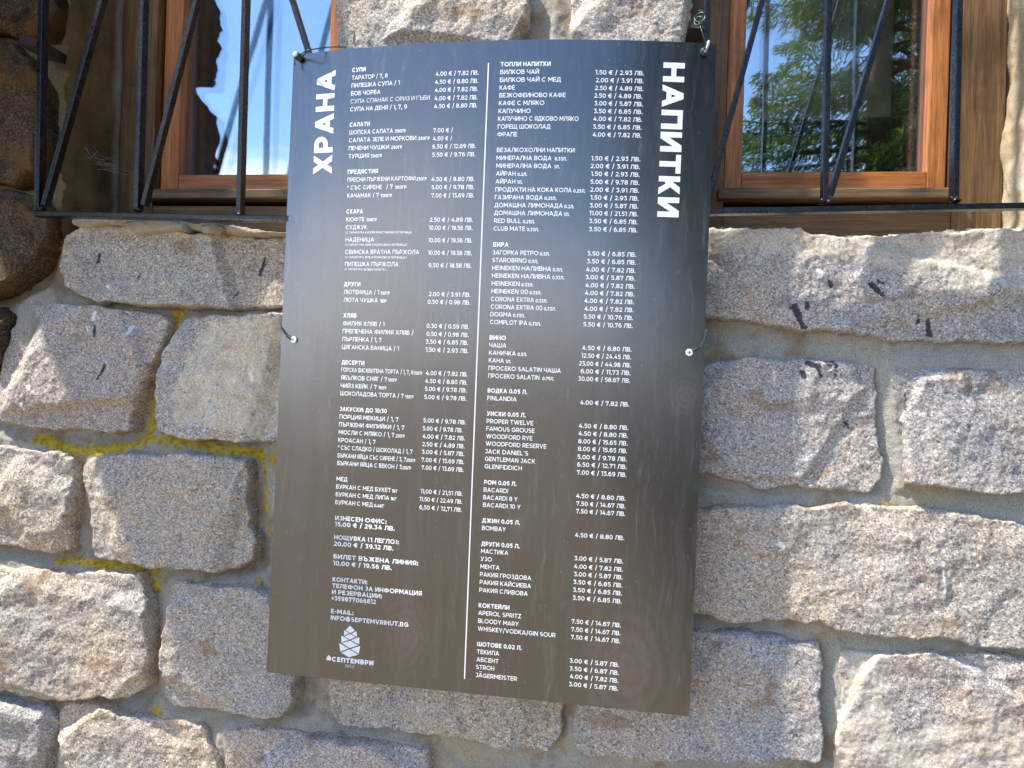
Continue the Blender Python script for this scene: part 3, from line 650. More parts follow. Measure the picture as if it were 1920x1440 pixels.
# ------------------------------------------------------------------ windows
def window(label, xo0, xo1, xs0, xg0, xg1, xs1, with_handle=False):
    """outer frame xo, sash xs, glass xg (left and right edges); heights traced once for both"""
    zs0, zg0 = 1.8225, 1.8500
    zt = OPEN_Z1 - 0.002
    w = empty('window', ((xo0 + xo1) / 2, 0.15, 1.70), label=label, cat='window', group='wooden windows behind iron grilles')
    fr = box('frame', MAT['frame_v'], w, xo0 + .002, xs0 - .003, 0.122, 0.20, 1.69, zt)
    box('frame', MAT['frame_v'], w, xs1 + .003, xo1 - .002, 0.122, 0.20, 1.69, zt)
    box('frame', MAT['frame_v'], w, xs0 - .022, xs0 - .0035, 0.132, 0.198, 1.80, zt - .08)      # rebate beside the sash
    box('bottom_rail', MAT['frame_h'], w, xs0 - .0025, xs1 + .0025, 0.1235, 0.199, 1.69, 1.7905)
    box('top_rail', MAT['frame_h'], w, xs0 - .0025, xs1 + .0025, 0.1235, 0.199, zt - .07, zt)
    wb = bmesh.new(); bm_box(wb, xs0 - .013, xs1 + .004, 0.104, 0.150, 1.7985, 1.8195, bev=0.003)
    for v in wb.verts:                                                                        # the board sheds water to the front
        if v.co.y < 0.115 and v.co.z > 1.81: v.co.z -= 0.004
    bm_obj('weather_board', wb, MAT['grey_h'], w)
    sash = box('sash', MAT['sash_v'], w, xs0, xg0, 0.140, 0.192, zs0, zt - .075, bev=.002)
    box('sash_stile', MAT['sash_v'], sash, xg1, xs1, 0.140, 0.192, zs0, zt - .075, bev=.002)
    box('sash_rail', MAT['sash_h'], sash, xg0 + .0004, xg1 - .0004, 0.1412, 0.191, zs0 + .0005, zg0, bev=.002)
    box('sash_rail', MAT['sash_h'], sash, xg0 + .0004, xg1 - .0004, 0.1412, 0.191, zt - .125, zt - .0755, bev=.002)
    for yy in (0.160, 0.180):
        bm = bmesh.new(); bm_box(bm, xg0 - .006, xg1 + .006, yy, yy + .003, zg0 - .006, zt - .12, bev=0)
        bm_obj('pane', bm, MAT['glass'], sash)
    # inner sash seen faintly through the glass
    inn = box('inner_frame', MAT['frame_v'], w, xg0 - .02, xg0 + .012, 0.235, 0.27, zs0, zt - .08, bev=.002)
    box('inner_frame', MAT['frame_v'], w, xg1 - .012, xg1 + .02, 0.235, 0.27, zs0, zt - .08, bev=.002)
    box('inner_frame', MAT['frame_h'], w, xg0 + .0125, xg1 - .0125, 0.236, 0.269, zs0, zg0 + .012, bev=.002)
    if with_handle:
        bb = bmesh.new(); bm_box(bb, X(1437, 140, .25), X(1716, 140, .25), .2745, .2765, Z(1560, 211, .25), zt - .1, bev=0)
        bm_obj('roller_blind', bb, MAT['blind'], w)
        box('blind_bar', MAT['frame_h'], w, X(1437, 140, .25), X(1716, 140, .25), .2720, .2790, Z(1560, 217, .25), Z(1560, 211.3, .25))
        c = at(1712, 228, 0.215); bm = bmesh.new(); bmesh.ops.create_uvsphere(bm, u_segments=24, v_segments=16, radius=1.0)
        for v in bm.verts:
            a = v.co.copy(); v.co = Vector((c[0] + a.x * .0165 + a.z * .004, c[1] + a.y * .009, c[2] + a.z * .0105 - a.x * .008))
        bm_obj('handle', bm, MAT['handle'], w, True)
    return w
window('wooden window with a darker brown jamb, left of the menu board, reflecting blue sky', OPEN_L[0], OPEN_L[1],
       X(307, 150, .140), X(340, 150, .1412), X(620, 50, .1412), OPEN_L[1] - .045)
window('wooden window with bright orange sash, right of the menu board, reflecting a conifer', OPEN_R[0], OPEN_R[1],
       X(1364, 150, .140), X(1396, 150, .1412), X(1744, 150, .1412), X(1779, 150, .140), True)

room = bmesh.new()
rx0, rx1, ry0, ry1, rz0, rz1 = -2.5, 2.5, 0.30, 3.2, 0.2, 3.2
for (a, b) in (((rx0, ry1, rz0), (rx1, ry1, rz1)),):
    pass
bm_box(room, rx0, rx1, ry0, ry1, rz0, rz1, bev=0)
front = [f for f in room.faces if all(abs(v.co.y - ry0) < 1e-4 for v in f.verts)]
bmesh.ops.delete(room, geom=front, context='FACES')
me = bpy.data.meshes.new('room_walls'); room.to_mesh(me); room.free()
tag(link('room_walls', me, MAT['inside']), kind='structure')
# the mass of the building: the wall's own thickness round the openings, back and top, so that no sun leaks in
bm = bmesh.new()
for a in ((-2.7, OPEN_L[0] - .022, .045, .30, -.05, 3.4), (OPEN_L[1] + .022, OPEN_R[0] - .022, .045, .30, -.05, 3.4), (OPEN_R[1] + .022, 2.7, .045, .30, -.05, 3.4),
          (OPEN_L[0] - .0215, OPEN_L[1] + .0215, .0475, .30, -.05, 1.655), (OPEN_R[0] - .0215, OPEN_R[1] + .0215, .0475, .30, -.05, 1.66),
          (OPEN_L[0] - .0215, OPEN_L[1] + .0215, .205, .30, OPEN_Z1 + .21, 3.4), (OPEN_R[0] - .0215, OPEN_R[1] + .0215, .205, .30, OPEN_Z1 + .21, 3.4)):
    bm_box(bm, *a, bev=0)
bm_box(bm, -2.7, 2.7, .301, 3.5, 3.25, 3.41, bev=0); bm_box(bm, -2.7, 2.7, 3.25, 3.5, -.05, 3.249, bev=0)
bm_box(bm, -2.7, -2.52, .301, 3.249, -.05, 3.249, bev=0); bm_box(bm, 2.52, 2.7, .301, 3.249, -.05, 3.249, bev=0)
bm_obj('wall_core', bm, MAT['inside'], wall)

# ------------------------------------------------------------------ iron grilles
GY = -0.050
def bar(bm, p, q, w=0.0072, depth=0.0150, y=GY, bev=0.0009):
    """a flat iron bar standing on edge, from p to q (x, z)"""
    p, q = Vector((p[0], 0, p[1])), Vector((q[0], 0, q[1])); d = (q - p); L = d.length; d.normalize(); n = Vector((d.z, 0, -d.x))
    r = bmesh.ops.create_cube(bm, size=1.0); vs = r['verts']
    for v in vs:
        c = v.co.copy()
        v.co = p + d * ((c.z + .5) * L) + n * (c.x * w) + Vector((0, y + (c.y + .5) * depth, 0))
    bmesh.ops.bevel(bm, geom=list({e for v in vs for e in v.link_edges}), offset=bev, segments=2, affect='EDGES', profile=.6)
def one_bar(name, par, p, q, **k):
    bm = bmesh.new(); bar(bm, p, q, **k); return bm_obj(name, bm, MAT['iron'], par)
def g2(px, py): return tuple(at(px, py, GY)[[0, 2]])
def ext(p, q, z):                                   # carry a bar on past the top of the picture
    t = (z - p[1]) / (q[1] - p[1]); return (p[0] + (q[0] - p[0]) * t, z)
def weld(par, pts, seed):
    rs = np.random.RandomState(seed); bm = bmesh.new()
    for (x, z) in pts:
        V = bmesh.new(); bmesh.ops.create_icosphere(V, subdivisions=3, radius=1.0); ox = rs.rand() * 20
        for v in V.verts:
            n = 1 + .5 * float(perlin(v.co.x * 1.5 + ox, v.co.z * 1.5 + v.co.y)) + .25 * float(perlin(v.co.x * 4 + ox, v.co.z * 4 + v.co.y * 3, 3))
            v.co = Vector((x + v.co.x * n * .0068, GY + .0055 + v.co.y * n * .0062, z + v.co.z * n * .0045))
        bm_obj('weld_bead', V, MAT['iron'], par, True)

gl = empty('window_grille', (-0.66, GY, 1.74), label='black iron grille of upright and slanting bars over the window left of the board', cat='window grille', group='black iron window grilles')
ra, rb = g2(66, 400), g2(665, 412)
one_bar('bottom_rail', gl, ra, rb, w=0.0075, depth=0.0160)
TOPZ = 2.70
for (t0, b0) in (((75, 0), (68, 392)), ((265, 0), (254, 392)), ((457, 0), (446, 402))):
    b = g2(*b0); one_bar('upright_bar', gl, b, ext(b, g2(*t0), TOPZ))
for (t0, b0) in (((186, 0), (78, 384)), ((364, 0), (265, 384))):
    b = g2(*b0); one_bar('slanting_bar', gl, b, ext(b, g2(*t0), TOPZ), y=GY + .0012, depth=.0125)
b = g2(655, 350); one_bar('slanting_bar', gl, b, ext(b, g2(546, 0), TOPZ), y=GY + .0012, depth=.0125)
one_bar('top_rail', gl, (ra[0], TOPZ), (rb[0] - .01, TOPZ), depth=.016)
weld(gl, [g2(70, 390), g2(256, 391), g2(447, 400)], 1)
bk = bmesh.new(); c = g2(70, 75)
bar(bk, (c[0] - .034, c[1] + .004), (c[0] - .003, c[1] - .002), w=.013, depth=.060, y=GY + .004); bm_obj('wall_bracket', bk, MAT['rust'], gl)

gr = empty('window_grille', (0.33, GY, 1.75), label='black iron grille of upright and slanting bars over the window right of the board', cat='window grille', group='black iron window grilles')
ra, rb = g2(1312, 396), g2(2060, 382)
one_bar('bottom_rail', gr, ra, rb, w=0.0075, depth=0.0160)
for (t0, b0) in (((1327, 0), (1319, 390)), ((1556, 0), (1548, 378)), ((1801, 0), (1793, 374)), ((2046, 0), (2038, 374))):
    b = g2(*b0); one_bar('upright_bar', gr, b, ext(b, g2(*t0), TOPZ))
for (t0, b0) in (((1430, 0), (1329, 372)), ((1668, 0), (1559, 366))):
    b = g2(*b0); one_bar('slanting_bar', gr, b, ext(b, g2(*t0), TOPZ), y=GY + .0012, depth=.0125)
one_bar('top_rail', gr, (ra[0], TOPZ), (rb[0], TOPZ), depth=.016)
weld(gr, [g2(1551, 376), g2(1795, 372), g2(1321, 388)], 2)
bk = bmesh.new(); c0, c1 = g2(1293, 42), g2(1324, 44)
bar(bk, c0, c1, w=.009, depth=.055, y=GY + .006); bm_obj('wall_bracket', bk, MAT['rust'], gr)

# ------------------------------------------------------------------ the menu board
BP = np.array([-0.1761516, -0.05618118, 1.517374, -0.007307476, 0.007799562, -0.01701186, 0.0268489, 0.0003448707])
BW, BH = 0.6, 0.9
def _rot(v):
    t = np.linalg.norm(v); k = v / t; K = np.array([[0, -k[2], k[1]], [k[2], 0, -k[0]], [-k[1], k[0], 0]])
    return np.eye(3) + np.sin(t) * K + (1 - np.cos(t)) * K @ K
BR = _rot(BP[3:6])
def on_board(x, z, off=0.0):
    """x, z in metres from the board's lower left corner; the sheet bows outwards, most at the top; off = height above its face"""
    x = np.asarray(x, float); z = np.asarray(z, float)
    u, v = x / BW, z / BH
    s = BP[7] + (BP[6] - BP[7]) * v
    sl = s * 4 * (2 * u - 1) / BW                                          # slope of the bow
    ln = np.sqrt(1 + sl ** 2)
    loc = np.stack([(u - .5) * BW - 0 + (sl * -1) * 0 + off * (sl / ln), -s * (1 - (2 * u - 1) ** 2) - off / ln, (v - .5) * BH], -1)
    return BP[:3] + loc @ BR.T
bc = on_board(.3, 0.0)
board = empty('menu_board', tuple(bc), label='tall dark menu board with white price lists, wired up against the stone wall', cat='menu board')
TH = 0.004
n = 48; gx, gz = np.meshgrid(np.linspace(0, BW, n + 1), np.linspace(0, BH, n + 1))
def grid_faces(n, m):
    idx = np.arange((n + 1) * (m + 1)).reshape(m + 1, n + 1)
    return np.stack([idx[:-1, :-1], idx[:-1, 1:], idx[1:, 1:], idx[1:, :-1]], -1).reshape(-1, 4)
Vf = on_board(gx, gz).reshape(-1, 3)
me = np_mesh('panel', Vf, grid_faces(n, n))
uv = me.uv_layers.new(name='UVMap'); li = np.zeros(len(me.loops), np.int32); me.loops.foreach_get('vertex_index', li)
uv.data.foreach_set('uv', np.stack([gx.ravel()[li], gz.ravel()[li]], -1).astype(np.float32).ravel())
panel = link('panel', me, MAT['board'], board)
# the cut edge and the back
k = n + 1; ring = list(range(n + 1)) + [i * k + n for i in range(1, n + 1)] + [n * k + i for i in range(n - 1, -1, -1)] + [i * k for i in range(n - 1, 0, -1)]
Vb = on_board(gx, gz, -TH).reshape(-1, 3)
R = np.array(ring); nr = len(R)
Ve = np.concatenate([on_board(gx, gz, -.0001).reshape(-1, 3)[R], Vb[R]]); Fe = np.array([(i, i + nr, (i + 1) % nr + nr, (i + 1) % nr) for i in range(nr)])
link('panel_edge', np_mesh('panel_edge', Ve, Fe, False), MAT['board_edge'], board)
link('panel_back', np_mesh('panel_back', Vb, grid_faces(n, n)[:, ::-1]), MAT['board_edge'], board)

# lettering: a geometric sans drawn with strokes. L line, D slanted stroke with level ends, B bowl, M bowl to the left, E arc, Q dot
GLYPHS = {
'А': (.95, 'D 0 0 .5 1;D 1 0 .5 1;L .2 .26 .8 .26'), 'Б': (.74, 'L .9 1 0 1 0 0;B 0 .58 1 0'), 'В': (.78, 'L 0 0 0 1;B .52 1 .92 0;B 0 .52 1 0'),
'Г': (.62, 'L 0 0 0 1 1 1'), 'Д': (.95, 'L .16 .05 .24 .5 .28 1 .84 1 .84 .05;L 0 -.24 0 .04 1 .04 1 -.24'), 'Е': (.67, 'L 1 1 0 1 0 0 1 0;L 0 .51 .9 .51'),
'Ж': (1.24, 'L .5 0 .5 1;D .02 0 .4 .55;D .04 1 .42 .45;D .98 0 .6 .55;D .96 1 .58 .45'), 'З': (.7, 'E 140 -90 .04 .48 .93 1;E 90 -145 0 0 1 .54'),
'И': (.84, 'L 0 0 0 1;L 1 0 1 1;D 0 0 1 1'), 'Й': (.84, 'L 0 0 0 1;L 1 0 1 1;D 0 0 1 1;E -165 -15 .25 1.16 .75 1.5'), 'К': (.78, 'L 0 0 0 1;D .97 1 0 .3;D 1 0 .36 .58'),
'Л': (.88, 'L 0 0 .12 .06 .2 .3 .26 1 1 1 1 0'), 'М': (1.0, 'L 0 0 0 1;L 1 0 1 1;D 0 1 .5 .28;D 1 1 .5 .28'), 'Н': (.82, 'L 0 0 0 1;L 1 0 1 1;L 0 .5 1 .5'),
'О': (1.1, 'E 0 360 0 0 1 1'), 'П': (.82, 'L 0 0 0 1 1 1 1 0'), 'Р': (.75, 'L 0 0 0 1;B .36 1 1 0'), 'С': (.94, 'E 46 314 0 0 1.06 1'),
'Т': (.8, 'L 0 1 1 1;L .5 1 .5 0'), 'У': (.88, 'D 0 1 .5 .3;D 1 1 .42 0;L .12 0 .42 0'), 'Ф': (1.14, 'E 0 360 0 .12 1 .88;L .5 0 .5 1'), 'Х': (.88, 'D 0 0 1 1;D 1 0 0 1'),
'Ц': (.92, 'L 0 1 0 0 1 0 1 -.24;L .87 1 .87 0'), 'Ч': (.78, 'L 0 1 0 .62 .12 .44 .4 .38 1 .44;L 1 1 1 0'), 'Ш': (1.16, 'L 0 1 0 0 1 0 1 1;L .5 0 .5 1'),
'Щ': (1.24, 'L 0 1 0 0 1 0 1 -.24;L .9 0 .9 1;L .45 0 .45 1'), 'Ъ': (.92, 'L 0 1 .27 1 .27 0;B 0 .58 1 .27'), 'Ю': (1.32, 'L 0 0 0 1;L 0 .5 .3 .5;E 0 360 .3 0 1 1'),
'Я': (.76, 'L 1 0 1 1;M .36 1 0 1;D 0 0 .5 .4'),
'D': (.9, 'L 0 0 0 1;B 0 1 1 0'), 'F': (.66, 'L 0 0 0 1 1 1;L 0 .48 .88 .48'), 'G': (.98, 'E 46 340 0 0 1.05 1;L .62 .48 .97 .48 .97 .14'), 'I': (.2, 'L .5 0 .5 1'),
'J': (.56, 'L .2 1 1 1 1 .34;E 0 -150 0 0 1 .68'), 'L': (.64, 'L 0 1 0 0 1 0'), 'N': (.84, 'L 0 0 0 1;L 1 0 1 1;D 0 1 1 0'), 'R': (.77, 'L 0 0 0 1;B .36 1 1 0;D 1 0 .56 .4'),
'S': (.74, 'E 50 270 .03 .48 .97 1;E 90 -140 0 0 1 .52'), 'U': (.84, 'L 0 1 0 .42;E 180 360 0 0 1 .84;L 1 .42 1 1'), 'V': (.92, 'D 0 1 .5 0;D 1 1 .5 0'),
'W': (1.42, 'D 0 1 .27 0;D .5 1 .27 0;D .5 1 .73 0;D 1 1 .73 0'), 'Y': (.86, 'D 0 1 .5 .38;D 1 1 .5 .38;L .5 .42 .5 0'), 'Z': (.76, 'L 0 1 1 1;L 0 0 1 0;D .03 0 .97 1'),
'Ä': (.95, 'D 0 0 .5 1;D 1 0 .5 1;L .2 .26 .8 .26;Q .27 1.32;Q .73 1.32'),
'0': (.78, 'E 0 360 0 0 1 1'), '1': (.42, 'L 0 1 1 1 1 0'), '2': (.7, 'E 150 -15 .02 .4 1 1;D .06 .04 .9 .55;L 0 0 1 0'), '3': (.7, 'L .06 1 .94 1;D .4 .56 .9 1;E 90 -145 0 0 1 .6'),
'4': (.84, 'D .04 .24 .62 1;L .04 .26 1 .26;L .74 0 .74 .58'), '5': (.7, 'L .92 1 .16 1 .1 .57;E 105 -145 0 0 1 .62'), '6': (.76, 'E 0 360 0 0 1 .63;E 62 185 0 .02 1.15 1'),
'7': (.74, 'L 0 .8 0 1 1 1;D .34 0 .97 1'), '8': (.78, 'E 0 360 .06 .5 .94 1;E 0 360 0 0 1 .54'), '9': (.76, 'E 0 360 0 .37 1 1;E 5 -118 -.15 0 1 .98'),
'€': (.92, 'E 48 312 .12 0 1.1 1;L 0 .61 .76 .61;L 0 .39 .72 .39'), '/': (.5, 'D 0 -.12 1 1.12'), '.': (.2, 'Q .5 0'), ',': (.2, 'Q .5 0;D .25 -.24 .5 .02'), ':': (.2, 'Q .5 0;Q .5 .62'),
'(': (.44, 'E 118 242 .1 -.15 2.4 1.15'), ')': (.44, 'E 62 -62 -1.4 -.15 .9 1.15'), '*': (.42, 'L .5 .6 .5 1;D .05 .68 .95 .92;D .05 .92 .95 .68'), '`': (.3, 'D .1 1 .7 .78'), '-': (.42, 'L 0 .42 1 .42'),
'+': (.62, 'L 0 .46 1 .46;L .5 .16 .5 .76'), '@': (1.15, 'E 0 360 .3 .26 .7 .74;L .7 .74 .7 .4 .8 .28;E -30 -325 0 -.1 1 1.05;L .8 .28 .95 .36'),
}
for a, b in zip('ABCEHKMOPTX', 'АВСЕНКМОРТХ'): GLYPHS[a] = GLYPHS[b]
def stroke(pts, t, V, F):
    """a ribbon of width t with mitred corners"""
    P = [np.array(p, float) for p in pts]; m = len(P)
    closed = np.allclose(P[0], P[-1]) and m > 3
    b = len(V)
    for i in range(m):
        if closed: pa, pb = P[i - 1 if i else m - 2], P[i + 1 if i < m - 1 else 1]
        else: pa, pb = P[max(i - 1, 0)], P[min(i + 1, m - 1)]
        d1 = P[i] - pa if (i or closed) else pb - P[i]
        d2 = pb - P[i] if (i < m - 1 or closed) else P[i] - pa
        d1 = d1 / (np.linalg.norm(d1) + 1e-12); d2 = d2 / (np.linalg.norm(d2) + 1e-12)
        n1, n2 = np.array([-d1[1], d1[0]]), np.array([-d2[1], d2[0]])
        nn = n1 + n2; L = np.linalg.norm(nn)
        nn = n1 if L < 1e-6 else nn / L
        nn = nn / max(0.35, float(nn @ n1))
        V.append(P[i] + nn * t / 2); V.append(P[i] - nn * t / 2)
    for i in range(m - 1): F.append((b + 2 * i, b + 2 * i + 1, b + 2 * i + 3, b + 2 * i + 2))
def glyph(ch, t, arc=14):
    w, spec = GLYPHS[ch]; V, F, LAY = [], [], []
    fx = lambda x: t / 2 + x * (w - t)
    fy = lambda y: t / 2 + y * (1 - t)
    for li_, s in enumerate(spec.split(';')):
        a = s.split(); q = [float(c) for c in a[1:]]; b0 = len(V)
        if a[0] == 'L':
            pts = [(fx(q[i]), fy(q[i + 1])) for i in range(0, len(q), 2)]
            (x0, y0), (x1, y1) = pts[0], pts[-1]                       # square off free ends that lie on the box
            def push(e, nb):
                d = np.array(e) - np.array(nb); d = d / (np.linalg.norm(d) + 1e-9); return tuple(np.array(e) + d * t / 2)
            pts[0], pts[-1] = push(pts[0], pts[1]), push(pts[-1], pts[-2])
            stroke(pts, t, V, F)
        elif a[0] == 'D':
            x0, y0, x1, y1 = q; dx, dy = (x1 - x0) * (w - t), (y1 - y0)
            hw = t / 2 * math.hypot(dx, dy) / (abs(dy) + 1e-9); hw = min(hw, t * 1.1)
            gx_ = lambda x: hw + x * (w - 2 * hw)
            V += [np.array((gx_(x0) - hw, y0)), np.array((gx_(x0) + hw, y0)), np.array((gx_(x1) + hw, y1)), np.array((gx_(x1) - hw, y1))]; F.append((b0, b0 + 1, b0 + 2, b0 + 3))
        elif a[0] in 'BM':
            yb, yt, xr, x0 = q; sg = 1 if a[0] == 'B' else -1
            Y0, Y1 = fy(yb), fy(yt); r = (Y1 - Y0) / 2; xe = fx(xr); cxx = xe - sg * min(r, abs(xe - fx(x0))); rx = abs(xe - cxx)
            pts = [(fx(x0), Y1)] + [(cxx + sg * rx * math.cos(th), (Y0 + Y1) / 2 + r * math.sin(th)) for th in np.linspace(math.pi / 2, -math.pi / 2, arc)] + [(fx(x0), Y0)]
            stroke(pts, t, V, F)
        elif a[0] == 'E':
            a0, a1, x0, y0, x1, y1 = q; x0, x1, y0, y1 = fx(x0), fx(x1), fy(y0), fy(y1)
            k_ = max(8, int(arc * abs(a1 - a0) / 130))
            stroke([((x0 + x1) / 2 + (x1 - x0) / 2 * math.cos(math.radians(th)), (y0 + y1) / 2 + (y1 - y0) / 2 * math.sin(math.radians(th))) for th in np.linspace(a0, a1, k_ + 1)], t, V, F)
        elif a[0] == 'Q':
            r = t * .62; cx_, cy_ = fx(q[0]), q[1] * (1 - 2 * r) + r if q[1] <= 1 else q[1]
            V += [np.array((cx_ - r, cy_ - r)), np.array((cx_ + r, cy_ - r)), np.array((cx_ + r, cy_ + r)), np.array((cx_ - r, cy_ + r))]; F.append((b0, b0 + 1, b0 + 2, b0 + 3))
        LAY += [li_] * (len(V) - b0)
    return w, V, F, LAY
_cache = {}
def text_flat(s, t, gap=.13, space=.40, arc=14):
    """flat lettering in cap-height units: points, faces, layer of each point, width"""
    V, F, L, x = [], [], [], 0.0
    for i, ch in enumerate(s):
        if ch == ' ': x += space; continue
        key = (ch, t, arc)
        if key not in _cache: _cache[key] = glyph(ch, t, arc)
        w, gv, gf, gl_ = _cache[key]; b = len(V)
        V += [(p[0] + x, p[1]) for p in gv]; F += [tuple(b + q for q in f) for f in gf]; L += gl_
        x += w + gap
    return V, F, L, x - gap
class Print:
    """lettering gathered into one mesh laid on the face of the board"""
    def __init__(s): s.V, s.F, s.L = [], [], []
    def add(s, V, F, L): b = len(s.V); s.V += V; s.F += [tuple(b + q for q in f) for f in F]; s.L += L
    def line(s, txt, x, zmid, width, cap, t):
        V, F, L, w = text_flat(txt, t); k_ = width / w
        s.add([(x + p[0] * k_, zmid - cap / 2 + p[1] * cap) for p in V], F, L)
    def turned(s, txt, x0, x1, z0, z1, t, up):
        """upright heading: letters fill the box x0..x1 by z0..z1, read upwards or downwards"""
        V, F, L, w = text_flat(txt, t, .12, .3, 24)
        if up: s.add([(x1 - p[1] * (x1 - x0), z0 + p[0] / w * (z1 - z0)) for p in V], F, L)
        else: s.add([(x0 + p[1] * (x1 - x0), z1 - p[0] / w * (z1 - z0)) for p in V], F, L)
    def build(s, name, mat, parent, off=0.00035):
        V = np.array(s.V) * 0.001; o = off + np.array(s.L) * 0.00003
        P3 = on_board(V[:, 0], V[:, 1], o)
        me = bpy.data.meshes.new(name); me.from_pydata(P3.tolist(), [], s.F)
        bm = bmesh.new(); bm.from_mesh(me)
        nrm = Vector(BR @ np.array([0, -1.0, 0]))
        for f in bm.faces:
            f.normal_update()
            if f.normal.dot(nrm) < 0: f.normal_flip()
        bm.to_mesh(me); bm.free()
        return link(name, me, mat, parent)
CAPW = {'B': (6.0, .205), 'M': (6.0, .155), 'L': (5.9, .115), 'P': (5.9, .16), 'S': (4.6, .2), 'T': (3.1, .17), 'G': (6.4, .205), 'H': (7.0, .27), 'N': (4.0, .09)}
